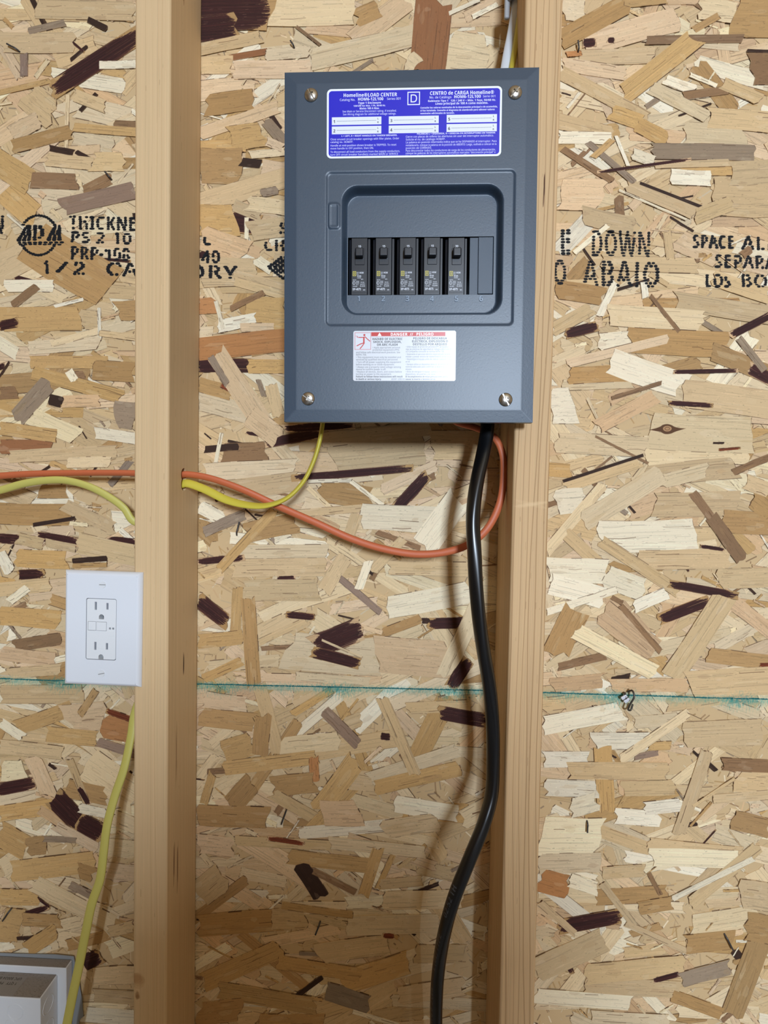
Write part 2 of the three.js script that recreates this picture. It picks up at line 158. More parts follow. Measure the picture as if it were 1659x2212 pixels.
{
  const R = rng(4711), MIX = 'tttppppptgtppnsssswtpspnwcm', SMALL = 'ttpppgmnsswwwcbbyddk';
  const add = (x, y, L, W, a, tone, traced) => strands.push({ x, y, L, W, a, tone, traced, seed: strands.length * 7 + 13, pts: outline(L, W, R) });
  for (let i = 0; i < 1500; i++) add(BX0 + R() * (BX1 - BX0), BY0 + R() * (BY1 - BY0), 0.05 + R() * 0.075, 0.013 + R() * R() * 0.022, (R() + R() + R() - 1.5) * 1.0, MIX[Math.floor(R() * MIX.length)]);
  for (let i = 0; i < 950; i++) add(BX0 + R() * (BX1 - BX0), BY0 + R() * (BY1 - BY0), 0.008 + R() * 0.032, 0.0015 + R() * R() * 0.010, (R() - 0.5) * 2.2, SMALL[Math.floor(R() * SMALL.length)]);
  for (const [x1, y1, x2, y2, w, tone] of TRACED) {
    const a = at(x1, y1, 0.001), b = at(x2, y2, 0.001), grow = tone === 'k' ? 1.12 : 1, L = a.distanceTo(b) * grow, W = w / FOCAL * 0.67 * 1.06 * (grow > 1 ? 1.16 : 1);
    add((a.x + b.x) / 2, (a.y + b.y) / 2, L, W, Math.atan2(b.y - a.y, b.x - a.x), tone, true);
  }
  strands.forEach((s, i) => { s.z = 0.0002 + (Z_TOP - 0.0002) * i / strands.length; });
}
// colour of the strands, painted where each one lies: wood, grain, bark, shade of the gaps, and then ink and chalk
const TILES = [], TX = 2, TY = 3, MARGIN = 0.072, TW = (BX1 - BX0) / TX, TH = (BY1 - BY0) / TY, PPM = 2580;
function rgb(c, k = 1, a = 1) { return `rgba(${Math.min(255, c[0] * k) | 0},${Math.min(255, c[1] * k) | 0},${Math.min(255, c[2] * k) | 0},${a})`; }
function paintStrand(x, s, ppm) {
  const R = rng(s.seed), L = s.L * ppm, W = s.W * ppm, bark = s.tone === 'k' || s.tone === 'e', base = TONE[bark ? (R() < 0.5 ? 'm' : 'n') : s.tone], k = 0.95 + R() * 0.10;
  const hue = (R() - 0.5) * 0.05, col = [base[0] * k * (1 + hue * 0.4), base[1] * k, base[2] * k * (1 - hue)];
  x.beginPath(); s.pts.forEach(([u, v], i) => (i ? x.lineTo(u * ppm, -v * ppm) : x.moveTo(u * ppm, -v * ppm))); x.closePath(); x.fillStyle = rgb(col); x.fill(); x.save(); x.clip();
  const dark = s.tone === 'd', streak = Math.ceil(W * 0.42) + 4;
  for (let i = 0; i < streak; i++) {   // fibres along the strand
    const y = (R() - 0.5) * W * 1.05, l = L * (0.15 + R() * R() * 0.95), c = (R() - 0.5) * L, w = 0.6 + R() * 1.5, pale = R() < 0.45;
    x.strokeStyle = pale ? rgb(col, 1.16, 0.12 + R() * 0.30) : rgb(col, 0.62, 0.08 + R() * 0.32); x.lineWidth = w;
    x.beginPath(); x.moveTo(c - l / 2, y); x.quadraticCurveTo(c, y + (R() - 0.5) * W * 0.1, c + l / 2, y + (R() - 0.5) * W * 0.06); x.stroke();
  }
  const blot = Math.ceil(L * W / 2600);
  for (let i = 0; i < blot; i++) {    // patches of other-coloured wood, elongated with the grain
    x.fillStyle = rgb(R() < 0.5 ? TONE.w : TONE[R() < 0.5 ? 'm' : 'b'], 1, 0.06 + R() * 0.12);
    const cx = (R() - 0.5) * L, cy = (R() - 0.5) * W, n = 9, rx = Math.min(L * 0.2, 8 + R() * 34), ry = Math.min(W * 0.2, 2 + R() * 9);
    x.beginPath(); for (let j = 0; j < n; j++) { const q = j / n * 6.283, r = 0.6 + R() * 0.6; x.lineTo(cx + Math.cos(q) * rx * r, cy + Math.sin(q) * ry * r); } x.fill();
  }
  const speck = Math.ceil(L * W / (s.tone === 's' || s.tone === 'n' || s.tone === 'g' ? 80 : 115));
  for (let i = 0; i < speck; i++) {   // pores
    const px = (R() - 0.5) * L, py = (R() - 0.5) * W, l = 1 + R() * R() * 9;
    const lt = R() < 0.45; x.strokeStyle = rgb(col, lt ? 1.18 : 0.55, 0.12 + R() * R() * 0.5); x.lineWidth = 0.8 + R() * 1.4; x.beginPath(); x.moveTo(px, py); x.lineTo(px + l, py + (R() - 0.5) * 1.5); x.stroke();
  }
  const cracks = Math.floor(R() * 3.2);
  for (let i = 0; i < cracks && !dark; i++) {   // splits with the grain
    const y = (R() - 0.5) * W * 0.9, l = L * (0.08 + R() * 0.3), c = (R() - 0.5) * L * 0.9;
    x.strokeStyle = rgb([70, 44, 28], 1, 0.35 + R() * 0.4); x.lineWidth = 0.7 + R() * 1.1; x.beginPath(); x.moveTo(c, y); x.lineTo(c + l * 0.5, y + (R() - 0.5) * 4); x.lineTo(c + l, y + (R() - 0.5) * 5); x.stroke();
  }
  if (bark) {   // ragged stain of bark, torn along the grain
    const c = TONE[s.tone], n = Math.ceil(W * 1.5) + 6, f1 = R() * 9, f2 = R() * 9, f3 = 2 + R() * 3, wob = (y, f) => 0.5 + 0.3 * Math.sin(y / W * f3 * 3 + f) + 0.2 * Math.sin(y / W * 17 + f * 2);
    for (let i = 0; i < n; i++) {
      const y = (i / n - 0.5) * W * 0.98, e = Math.abs(y) / (W / 2), cut = 0.02 + e * e * 0.16, x0 = -L / 2 + L * (cut * wob(y, f1) * 1.6 + R() * R() * 0.12 + (R() < 0.08 ? R() * 0.4 : 0)), x1 = L / 2 - L * (cut * wob(y, f2) * 1.6 + R() * R() * 0.18 + (R() < 0.12 ? R() * 0.4 : 0));
      x.strokeStyle = rgb(c, 0.75 + R() * 0.55, e > 0.8 ? 0.5 + R() * 0.4 : 0.95); x.lineWidth = 1.6; x.beginPath(); x.moveTo(x0, y + (R() - 0.5)); x.lineTo(x1, y + (R() - 0.5) * 2); x.stroke();
    }
    for (let i = 0; i < L * W / 420; i++) { const out = R() < 0.4; x.strokeStyle = out ? rgb(c, 1, 0.3 + R() * 0.5) : rgb([150, 116, 96], 1, 0.10 + R() * 0.35); x.lineWidth = 0.6 + R() * 1.2; const px = (R() - 0.5) * L * (out ? 1 : 0.9), py = (R() - 0.5) * W; x.beginPath(); x.moveTo(px, py); x.lineTo(px + 2 + R() * 14, py + (R() - 0.5) * 2); x.stroke(); }
  }
  x.restore();
  x.lineWidth = 1.1; const P = s.pts, m = P.length;    // shade of the gaps between strands, painted as broken dark rim lines
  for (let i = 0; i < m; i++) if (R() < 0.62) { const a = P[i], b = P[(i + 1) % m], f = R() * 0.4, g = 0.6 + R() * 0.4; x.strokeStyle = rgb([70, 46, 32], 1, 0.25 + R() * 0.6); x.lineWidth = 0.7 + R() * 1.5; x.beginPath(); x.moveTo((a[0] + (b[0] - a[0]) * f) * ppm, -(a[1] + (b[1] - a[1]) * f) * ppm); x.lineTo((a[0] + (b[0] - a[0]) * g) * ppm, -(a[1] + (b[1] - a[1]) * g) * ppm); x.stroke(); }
}
// ink-jet stamps: letters made of short horizontal dashes, given by a box in photograph pixels
const DASHES = [];
{
  const R = rng(99), SL = 0.028;
  const dash = (x0, x1, y, h) => DASHES.push([x0 + (R() - 0.5), x1 + (R() - 0.5) * 1.4, y + (R() - 0.5) * 0.8, h * (0.8 + R() * 0.4)]);
  const runs = (x0, x1, y, h) => { const n = Math.max(1, Math.round((x1 - x0) / 11)), p = (x1 - x0) / n; for (let i = 0; i < n; i++) if (R() > 0.03) dash(x0 + i * p, x0 + (i + 1) * p - (n > 1 ? 1.5 : 0), y, h); };
  function stamp(text, x0, y0, x1, y1, rows, thick = 'bold') {
    const c = canvas(Math.round((x1 - x0) * 4), 128), q = c.getContext('2d'); q.font = thick + ' 120px sans-serif'; q.textBaseline = 'alphabetic';
    const w = q.measureText(text).width; q.save(); q.scale(c.width / w, 128 / 88); q.fillText(text, 0, 87); q.restore();
    const d = q.getImageData(0, 0, c.width, 128).data;
    for (let r = 0; r < rows; r++) {
      const yy = Math.min(127, Math.round((r + 0.5) / rows * 128)); let on = -1;
      for (let i = 0; i <= c.width; i++) { const v = i < c.width && d[(yy * c.width + i) * 4 + 3] > 110; if (v && on < 0) on = i; if (!v && on >= 0) { const a = x0 + on / 4, b = x0 + i / 4; if (b - a > 2) runs(a, Math.max(b, a + 7), y0 + (r + 0.5) / rows * (y1 - y0) + (a - x0) * SL, 3.0); on = -1; } }
    }
  }
  stamp('THICKNESS', 147, 465, 330, 494, 6); stamp('PS 2-10', 149, 499, 284, 524, 5); stamp('PRP-108', 150, 532, 280, 560, 6);
  stamp('1', 92, 563, 106, 591, 7); stamp('/', 118, 566, 150, 588, 6); stamp('2', 155, 566, 187, 593, 7); stamp('CATEGORY', 226, 567, 514, 595, 7); stamp('N', -16, 464, 6, 504, 8);
  stamp('C', 436, 507, 458, 530, 5); stamp('40', 434, 541, 476, 568, 6); stamp('S', 601, 480, 624, 505, 5); stamp('CH', 567, 516, 616, 541, 5);
  stamp('E', 1206, 494, 1238, 550, 9); stamp('DOWN', 1275, 496, 1408, 553, 9); stamp('O', 1194, 559, 1226, 615, 9); stamp('ABAJO', 1258, 562, 1428, 617, 9);
  stamp('SPACE', 1495, 506, 1588, 535, 6); stamp('ALL', 1602, 510, 1680, 538, 6); stamp('SEPARAR', 1543, 549, 1700, 577, 6); stamp('LOS', 1522, 592, 1578, 620, 6); stamp('BORDES', 1598, 592, 1770, 620, 6);
  for (let i = 0; i < 12; i++) { const f = (i + 0.5) / 12, w = 36 * (1 - Math.abs(f - 0.48) * 1.75); runs(612 - w, 612 + w, 553 + f * 50, 3.2); }
  // round emblem: three bold sloping letters over two rules inside a broken circle
  for (let i = 0; i < 44; i++) { const q = i / 44 * 6.283, y = 508 + Math.sin(q) * 43, x = 83 + Math.cos(q) * 40; if (Math.abs(Math.sin(q)) > 0.42) dash(x - 4, x + 4, y, 3); }
  for (let r = 0; r < 8; r++) { const y = 488 + r * 4.2, f = r / 7; runs(54 - f * 20, 67 + f * 1, y, 3.8); if (r < 2 || r > 5) runs(70, 92, y, 3.2); else { runs(70, 79, y, 3.2); runs(86, 96, y, 3.2); } runs(115 - f * 15, 132 + f * 3, y, 3.8); }
  runs(36, 140, 524, 2.6); runs(40, 134, 528, 2.2);
}
const CHALK = [[-10, 1466], [100, 1470], [430, 1478], [700, 1484], [1040, 1492], [1175, 1497], [1659, 1511], [1700, 1512]].map(([x, y]) => at(x, y, 0.0015));
for (let j = 0; j < TY; j++) for (let i = 0; i < TX; i++) {
  const x0 = BX0 + i * TW, y0 = BY0 + j * TH, t = { x0, y0, ax: x0 - MARGIN, ay: y0 - MARGIN, w: TW + 2 * MARGIN, h: TH + 2 * MARGIN };
  const c = canvas(Math.round(t.w * PPM), Math.round(t.h * PPM)), x = c.getContext('2d'), R = rng(31 + i + 7 * j), inv = PPM;
  const X = (v) => (v - t.ax) * inv, Y = (v) => (t.ay + t.h - v) * inv;
  x.fillStyle = rgb(TONE.t); x.fillRect(0, 0, c.width, c.height);
  for (let k = 0; k < 5000; k++) { x.strokeStyle = rgb(TONE['tpgmnbyw'[Math.floor(R() * 8)]], 0.8 + R() * 0.3, 0.7); x.lineWidth = 1 + R() * 4; const a = R() * 6.28, px = R() * c.width, py = R() * c.height, l = 6 + R() * 40; x.beginPath(); x.moveTo(px, py); x.lineTo(px + Math.cos(a) * l, py + Math.sin(a) * l); x.stroke(); }
  for (const s of strands) {
    const r = s.L * 0.6 + s.W;
    if (s.x + r < t.ax || s.x - r > t.ax + t.w || s.y + r < t.ay || s.y - r > t.ay + t.h) continue;
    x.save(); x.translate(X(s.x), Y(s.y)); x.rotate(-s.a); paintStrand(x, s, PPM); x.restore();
  }
  // a knot in the pale wood below the panel's height
  { const k = at(1438, 927, 0.0015), q = PPM / 1766; x.save(); x.translate(X(k.x), Y(k.y)); x.scale(q, q); x.fillStyle = rgb([92, 62, 40]); x.beginPath(); x.moveTo(-34, 2); x.quadraticCurveTo(-12, -3, -8, -8); x.quadraticCurveTo(4, -14, 16, -6); x.quadraticCurveTo(24, -2, 42, -2); x.quadraticCurveTo(20, 4, 14, 8); x.quadraticCurveTo(0, 14, -10, 6); x.fill(); x.fillStyle = rgb([176, 136, 96]); x.beginPath(); x.ellipse(3, -1, 9, 6, 0, 0, 7); x.fill(); x.strokeStyle = rgb([100, 66, 44]); x.lineWidth = 1; x.beginPath(); x.ellipse(3, -1, 5, 3, 0, 0, 7); x.stroke(); x.restore(); }
  // teal chalk: the snapped line and the dust about it
  const R2 = rng(555);
  for (let k = 0; k + 1 < CHALK.length; k++) {
    const a = CHALK[k], b = CHALK[k + 1], n = Math.round((b.x - a.x) / 0.0007);
    for (let m = 0; m < n; m++) {
      const f = m / n, px = a.x + (b.x - a.x) * f, py = a.y + (b.y - a.y) * f, patch = Math.max(0, Math.sin(px * 37) + Math.sin(px * 91 + 1) * 0.8 + 0.4);
      for (let q = 0; q < 14; q++) { const below = R2() < 0.68, g = R2() * R2(), d = (below ? -1 : 0.55) * g * (0.010 + 0.008 * Math.min(1, patch)), l = (0.001 + R2() * 0.004) * PPM, al = (0.05 + R2() * 0.16) * (0.5 + patch * 0.5) * (1 - g * 0.75), sx = (R2() - 0.5) * 3, lw = 0.8 + R2() * 2.2; x.strokeStyle = rgb([26, 128, 128], 1, al); x.lineWidth = lw; x.beginPath(); x.moveTo(X(px), Y(py + d)); x.lineTo(X(px) + sx, Y(py + d) + l * (below ? 1 : -0.5)); x.stroke(); }
      x.strokeStyle = rgb([8, 84, 90], 1, 0.5 + R2() * 0.5); x.lineWidth = (0.0010 + R2() * 0.0010) * PPM; x.beginPath(); x.moveTo(X(px), Y(py + (R2() - 0.5) * 0.0006)); x.lineTo(X(px + 0.0011), Y(py + (R2() - 0.5) * 0.0006)); x.stroke();
    }
  }
  x.fillStyle = 'rgba(16,17,22,0.93)';
  for (const [d0, d1, dy, h] of DASHES) { const a = at(d0, dy, 0.0015), b = at(d1, dy, 0.0015), hh = h / FOCAL * 0.67 * PPM * 0.90; x.beginPath(); x.ellipse(X((a.x + b.x) / 2), Y(a.y), (b.x - a.x) / 2 * PPM, hh, 0, 0, 7); x.fill(); x.fillRect(X(a.x) + 1.5, Y(a.y) - hh * 0.72, (b.x - a.x) * PPM - 3, hh * 1.44); }
  t.canvas = c; t.tex = ctex(c); TILES.push(t);
}
const fibre = (() => {   // fine relief of the board
  const c = canvas(512, 512), x = c.getContext('2d'), R = rng(8); x.fillStyle = '#808080'; x.fillRect(0, 0, 512, 512);
  for (let i = 0; i < 5200; i++) { const v = 90 + R() * 110 | 0; x.strokeStyle = `rgba(${v},${v},${v},0.5)`; x.lineWidth = 0.6 + R() * 1.6; const px = R() * 512, py = R() * 512, l = 8 + R() * 34, a = (R() - 0.5) * 0.7; for (const ox of [-512, 0, 512]) { x.beginPath(); x.moveTo(px + ox, py); x.lineTo(px + ox + Math.cos(a) * l, py + Math.sin(a) * l); x.stroke(); } }
  const t = ctex(c, false); t.wrapS = t.wrapT = THREE.RepeatWrapping; t.repeat.set(9, 9); return t;
})();
for (const t of TILES) t.mat = new THREE.MeshPhysicalMaterial({ map: t.tex, roughness: 0.72, specularIntensity: 0.5, bumpMap: fibre, bumpScale: 0.00022 });
const boardTex = TILES[3].tex.clone(); boardTex.wrapS = boardTex.wrapT = THREE.MirroredRepeatWrapping; boardTex.repeat.set(1 / TILES[3].w, 1 / TILES[3].h);
const boardMat = new THREE.MeshPhysicalMaterial({ map: boardTex, roughness: 0.8, specularIntensity: 0.4 });
function metreUv(g) {  // uv in metres, by the way each face points
  const p = g.attributes.position, n = g.attributes.normal, uv = g.attributes.uv;
  for (let i = 0; i < p.count; i++) { const ax = Math.abs(n.getX(i)), ay = Math.abs(n.getY(i)); uv.setXY(i, ax > 0.5 ? p.getZ(i) : p.getX(i), ay > 0.5 ? p.getZ(i) : p.getY(i)); }
  return g;
}

// ------------------------------------------------------------------ the shed
const RX0 = -3.6, RX1 = 4.6, RY1 = 3.6, RZ1 = 4.60, T = 0.012;
const wallBack = struct('wall_back', metreUv(box(RX0, RX1, 0, RY1, -T, 0)), boardMat);
struct('wall_left', metreUv(box(RX0 - T, RX0, 0, RY1, -T, RZ1)), boardMat);
struct('wall_right', metreUv(box(RX1, RX1 + T, 0, RY1, -T, RZ1)), boardMat);
struct('ceiling', metreUv(box(RX0 - T, RX1 + T, RY1, RY1 + T, -T, RZ1 + T)), boardMat);
struct('floor', metreUv(box(RX0 - T, RX1 + T, -0.02, 0, -T, RZ1 + T)), mat(0.20, 0.19, 0.18, 0.8));
{
  const s = new THREE.Shape([[RX0 - T, 0], [RX1 + T, 0], [RX1 + T, RY1], [RX0 - T, RY1]].map(([x, y]) => new THREE.Vector2(x, y)));
  const { x, y, w, h } = WINDOW; s.holes.push(new THREE.Path([[x - w / 2, y - h / 2], [x - w / 2, y + h / 2], [x + w / 2, y + h / 2], [x + w / 2, y - h / 2]].map(([a, b]) => new THREE.Vector2(a, b))));
  const g = new THREE.ExtrudeGeometry(s, { depth: T, bevelEnabled: false }); g.translate(0, 0, RZ1); struct('wall_front', metreUv(g), boardMat);
  const white = mat(0.75, 0.76, 0.76, 0.5), frame = [], b = 0.03;
  for (const [a0, a1, b0, b1] of [[-w / 2 - b, w / 2 + b, h / 2, h / 2 + b], [-w / 2 - b, w / 2 + b, -h / 2 - b, -h / 2], [-w / 2 - b, -w / 2, -h / 2, h / 2], [w / 2, w / 2 + b, -h / 2, h / 2]]) frame.push(box(x + a0, x + a1, y + b0, y + b1, RZ1 - 0.02, RZ1 - 0.0005));
  const win = struct('window_1', mergeGeometries(frame), white);
  part('pane', box(x - w / 2, x + w / 2, y - h / 2, y + h / 2, RZ1 + 0.004, RZ1 + 0.007), new THREE.MeshPhysicalMaterial({ color: 0xffffff, transmission: 1, thickness: 0, roughness: 0.02 }), win);
}

// ------------------------------------------------------------------ strands as real pieces of the board
{
  function strandGeometry(s, t) {
    const ca = Math.cos(s.a), sa = Math.sin(s.a), R = rng(s.seed + 5), tiltX = (R() - 0.5) * 0.010, pts = s.pts.map(([u, v]) => [s.x + u * ca - v * sa, s.y + u * sa + v * ca, s.z + v * tiltX]);
    const tris = THREE.ShapeUtils.triangulateShape(s.pts.map(([u, v]) => new THREE.Vector2(u, v)), []), pos = [], uv = [], n = pts.length;
    const put = (p, z) => { pos.push(p[0], p[1], z ?? p[2]); uv.push((p[0] - t.ax) / t.w, (p[1] - t.ay) / t.h); };
    for (const [a, b, c] of tris) { const A = pts[a], B = pts[b], C = pts[c], ccw = (B[0] - A[0]) * (C[1] - A[1]) - (B[1] - A[1]) * (C[0] - A[0]) > 0; put(A); put(ccw ? B : C); put(ccw ? C : B); }
    for (let i = 0; i < n; i++) { const A = pts[i], B = pts[(i + 1) % n], lo = Math.max(0.0001, s.z - 0.0007); put(A); put(A, lo); put(B, lo); put(A); put(B, lo); put(B); }
    const g = new THREE.BufferGeometry(); g.setAttribute('position', new THREE.Float32BufferAttribute(pos, 3)); g.setAttribute('uv', new THREE.Float32BufferAttribute(uv, 2)); g.computeVertexNormals(); return g;
  }
  const tileOf = (s) => TILES[Math.min(TY - 1, Math.max(0, Math.floor((s.y - BY0) / TH))) * TX + Math.min(TX - 1, Math.max(0, Math.floor((s.x - BX0) / TW)))];
  const rank = strands.filter((s) => s.traced).sort((a, b) => b.L * b.W - a.L * a.W), own = new Set(rank.slice(0, 299)), rest = TILES.map(() => []);
  for (const t of TILES) {
    const g = new THREE.PlaneGeometry(TW, TH); g.translate(t.x0 + TW / 2, t.y0 + TH / 2, 0.0001);
    const p = g.attributes.position; for (let i = 0; i < p.count; i++) g.attributes.uv.setXY(i, (p.getX(i) - t.ax) / t.w, (p.getY(i) - t.ay) / t.h);
    rest[TILES.indexOf(t)].push(g.toNonIndexed());
  }
  let k = 0;
  for (const s of strands) { const t = tileOf(s), g = strandGeometry(s, t); if (own.has(s)) part(k++ ? 'wood_strand_' + String(k - 1).padStart(3, '0') : 'wood_strand', g, t.mat, wallBack); else rest[TILES.indexOf(t)].push(g); }
  rest.forEach((list, i) => { const m = part(i ? 'small_wood_strands_' + String(i).padStart(3, '0') : 'small_wood_strands', mergeGeometries(list), TILES[i].mat, wallBack); m.userData.kind = 'stuff'; });
}

// ------------------------------------------------------------------ studs
function woodTexture(seed, base, o) {   // a board's four long faces unrolled: 0.254 m round, 1.3 m long
  const W = 768, H = 2048, c = canvas(W, H), x = c.getContext('2d'), R = rng(seed); x.fillStyle = rgb(base); x.fillRect(0, 0, W, H);
  for (let i = 0; i < o.fibres; i++) { const px = R() * W, y = R() * H, l = 60 + R() * 500; x.strokeStyle = R() < 0.5 ? rgb(base, 1.12, 0.05 + R() * 0.12) : rgb(base, 0.78, 0.04 + R() * 0.10); x.lineWidth = 0.6 + R() * 2.2; x.beginPath(); x.moveTo(px, y); x.quadraticCurveTo(px + (R() - 0.5) * 5, y + l / 2, px + (R() - 0.5) * 5, y + l); x.stroke(); }
  let px = 0;
  while (px < W) {    // growth rings running the length of the board
    const w = o.ring[0] + R() * o.ring[1], ph = R() * 6, amp = o.wander; px += o.gap[0] + R() * o.gap[1];
    x.strokeStyle = rgb(o.ringColor, 1, o.ringAlpha * (0.5 + R() * 0.7)); x.lineWidth = w; x.beginPath();
    for (let y = -20; y <= H + 20; y += 24) { const q = px + Math.sin(y * 0.0031 + px * 0.004) * amp + Math.sin(y * 0.011 + ph) * amp * 0.22 + (R() - 0.5) * 0.7; y < 0 ? x.moveTo(q, y) : x.lineTo(q, y); } x.stroke();
  }
  for (let i = 0; i < o.specks; i++) { x.strokeStyle = rgb([96, 64, 38], 1, 0.10 + R() * 0.25); x.lineWidth = 0.8 + R(); const a = R() * W, b = R() * H; x.beginPath(); x.moveTo(a, b); x.lineTo(a + (R() - 0.5), b + 3 + R() * 14); x.stroke(); }
  for (const [u, v, rx, ry, col, al] of o.marks) { x.fillStyle = rgb(col, 1, al); for (let i = 0; i < 5; i++) { x.beginPath(); x.ellipse(u * W + (R() - 0.5) * rx * 0.5, v * H + (R() - 0.5) * ry * 0.5, rx * (0.5 + R() * 0.6), ry * (0.5 + R() * 0.6), (R() - 0.5) * 0.3, 0, 7); x.fill(); } }
  const t = ctex(c); t.wrapS = THREE.RepeatWrapping; t.wrapT = THREE.MirroredRepeatWrapping; return t;
}
// upright with eased edges; u runs round it from the middle of its left side over the front, v runs up in lengths of 1.3 m from yRef
function studGeometry(y0, y1, yRef) {
  const w = 0.038, d = 0.089, r = 0.0032, prof = [], cs = [[r, d - r, 180], [w - r, d - r, 90], [w - r, r, 0], [r, r, -90]];
  prof.push([0, d / 2, -1, 0]);
  for (const [cx, cz, a0] of cs) for (let k = 0; k <= 4; k++) { const a = (a0 - 90 * k / 4) * Math.PI / 180; prof.push([cx + Math.cos(a) * r, cz + Math.sin(a) * r, Math.cos(a), Math.sin(a)]); }
  prof.push([0, d / 2, -1, 0]);
  let len = 0; const u = [0]; for (let i = 1; i < prof.length; i++) { len += Math.hypot(prof[i][0] - prof[i - 1][0], prof[i][1] - prof[i - 1][1]); u.push(len); }
  const pos = [], nor = [], uv = [], idx = [];
  for (const y of [y0, y1]) prof.forEach((p, i) => { pos.push(p[0], y, p[1]); nor.push(p[2], 0, p[3]); uv.push(u[i] / len, (y - yRef) / 1.3); });
  const n = prof.length; for (let i = 0; i + 1 < n; i++) idx.push(i, i + 1, n + i + 1, i, n + i + 1, n + i);
  for (const [y, s] of [[y0, -1], [y1, 1]]) { const c = pos.length / 3; pos.push(w / 2, y, d / 2); nor.push(0, s, 0); uv.push(0.5, 0); for (const p of prof) { pos.push(p[0], y, p[1]); nor.push(0, s, 0); uv.push(0.5, 0); } for (let i = 1; i + 1 <= n; i++) s > 0 ? idx.push(c, c + i, c + i + 1) : idx.push(c, c + i + 1, c + i); }
  const g = new THREE.BufferGeometry(); g.setAttribute('position', new THREE.Float32BufferAttribute(pos, 3)); g.setAttribute('normal', new THREE.Float32BufferAttribute(nor, 3)); g.setAttribute('uv', new THREE.Float32BufferAttribute(uv, 2)); g.setIndex(idx); return g;
}
// the two drilled holes where the cables pass the left stud
const HOLE_O = at(398, 1026, 0.047), HOLE_Y = at(398, 1046, 0.047);
{
  const leftTex = woodTexture(17, [211, 180, 137], { fibres: 2600, ring: [1.2, 2.4], gap: [9, 22], ringColor: [184, 142, 98], ringAlpha: 0.22, wander: 9, specks: 160, marks: [[0.19, 0.885, 26, 14, [150, 108, 66], 0.14], [0.195, 0.9, 10, 8, [120, 78, 46], 0.2], [0.44, 0.80, 6, 46, [120, 84, 56], 0.22], [0.40, 0.79, 5, 40, [110, 74, 48], 0.22], [0.42, 0.70, 3, 60, [120, 84, 56], 0.25], [0.50, 0.62, 5, 18, [60, 36, 22], 0.4], [0.46, 0.03, 6, 40, [96, 50, 26], 0.35]] });
  const rightTex = woodTexture(41, [206, 171, 127], { fibres: 3000, ring: [1.4, 3.2], gap: [12, 18], ringColor: [118, 82, 48], ringAlpha: 0.42, wander: 16, specks: 260, marks: [[0.27, 0.22, 2.4, 26, [70, 40, 24], 0.5], [0.26, 0.47, 60, 3, [226, 196, 150], 0.2]] });
  const lm = new THREE.MeshPhysicalMaterial({ map: leftTex, roughness: 0.62, specularIntensity: 0.5 }), rm = new THREE.MeshPhysicalMaterial({ map: rightTex, roughness: 0.66, specularIntensity: 0.5 });
  const drill = (y) => { const b = new Brush(new THREE.CylinderGeometry(0.0078, 0.0078, 0.08, 28)); b.rotation.z = Math.PI / 2; b.position.set(0.019, y, 0.047); b.updateMatrixWorld(); return b; };
  const ev = new Evaluator(); ev.useGroups = false;
  const body = new Brush(studGeometry(0.0, 3.58, 0.70)); body.updateMatrixWorld();
  const bored = ev.evaluate(ev.evaluate(body, drill(HOLE_O.y), SUBTRACTION), drill(HOLE_Y.y), SUBTRACTION);
  const left = solo('wall_stud', bored.geometry, lm, 'pale smooth wooden wall stud with cables passing through drilled holes', 'stud');
  left.position.z = 0.0022;
  const right = solo('wall_stud', studGeometry(0.0, 3.58, 0.70), rm, 'wooden wall stud with bold vertical grain behind the right edge of the grey panel', 'stud');
  right.position.set(0.4056 + 1.4 * 0.0027, 0.0, 0.0022); right.rotation.z = 0.0027; 
  for (const s of [left, right]) s.scale.z = 0.978;
}

// ------------------------------------------------------------------ load centre
const PT = 0.0115, PC = V3(0.2914, 1.6419, 0), CW = 0.2502, CH = 0.3446, ZF = 0.1160;
const panel = thing('load_center', 'grey steel electrical load center with blue label and six breaker spaces', 'electrical panel', [PC.x, PC.y, 0]);
panel.rotation.z = PT;
function loc(px, py, z) { const v = at(px, py, z).sub(PC), c = Math.cos(-PT), s = Math.sin(-PT); return [v.x * c - v.y * s, v.x * s + v.y * c]; }
function rectLoc(x0, y0, x1, y1, z) { const c = [[x0, y0], [x1, y0], [x1, y1], [x0, y1]].map(([a, b]) => loc(a, b, z)); return { x0: (c[0][0] + c[3][0]) / 2, x1: (c[1][0] + c[2][0]) / 2, y0: (c[2][1] + c[3][1]) / 2, y1: (c[0][1] + c[1][1]) / 2 }; }
const orange_peel = (() => {
  const n = 256, d = new Uint8Array(n * n * 4), R = rng(3), f = new Float32Array(n * n);
  for (let k = 0; k < 1500; k++) { const cx = R() * n, cy = R() * n, r = 3 + R() * 6, a = (R() - 0.5); for (let y = -12; y <= 12; y++) for (let x = -12; x <= 12; x++) { const q = (x * x + y * y) / (r * r); if (q < 1) f[((Math.floor(cy + y) + n) % n) * n + (Math.floor(cx + x) + n) % n] += a * (1 - q) * (1 - q); } }
  for (let i = 0; i < n * n; i++) { const v = Math.max(0, Math.min(255, 128 + f[i] * 90)); d[i * 4] = d[i * 4 + 1] = d[i * 4 + 2] = v; d[i * 4 + 3] = 255; }
  const t = new THREE.DataTexture(d, n, n); t.magFilter = THREE.LinearFilter; t.wrapS = t.wrapT = THREE.RepeatWrapping; t.repeat.set(1 / 0.045, 1 / 0.045); t.needsUpdate = true; return t;
})();
const greyPaint = new THREE.MeshPhysicalMaterial({ color: new THREE.Color().setRGB(0.037, 0.060, 0.092), roughness: 0.42, ior: 1.6, bumpMap: orange_peel, bumpScale: 0.00006, specularIntensity: 1.0 });
const greyPlain = new THREE.MeshPhysicalMaterial({ color: new THREE.Color().setRGB(0.037, 0.060, 0.092), roughness: 0.4 });
const DEEP = 0.0125, STEP = 0.0012;
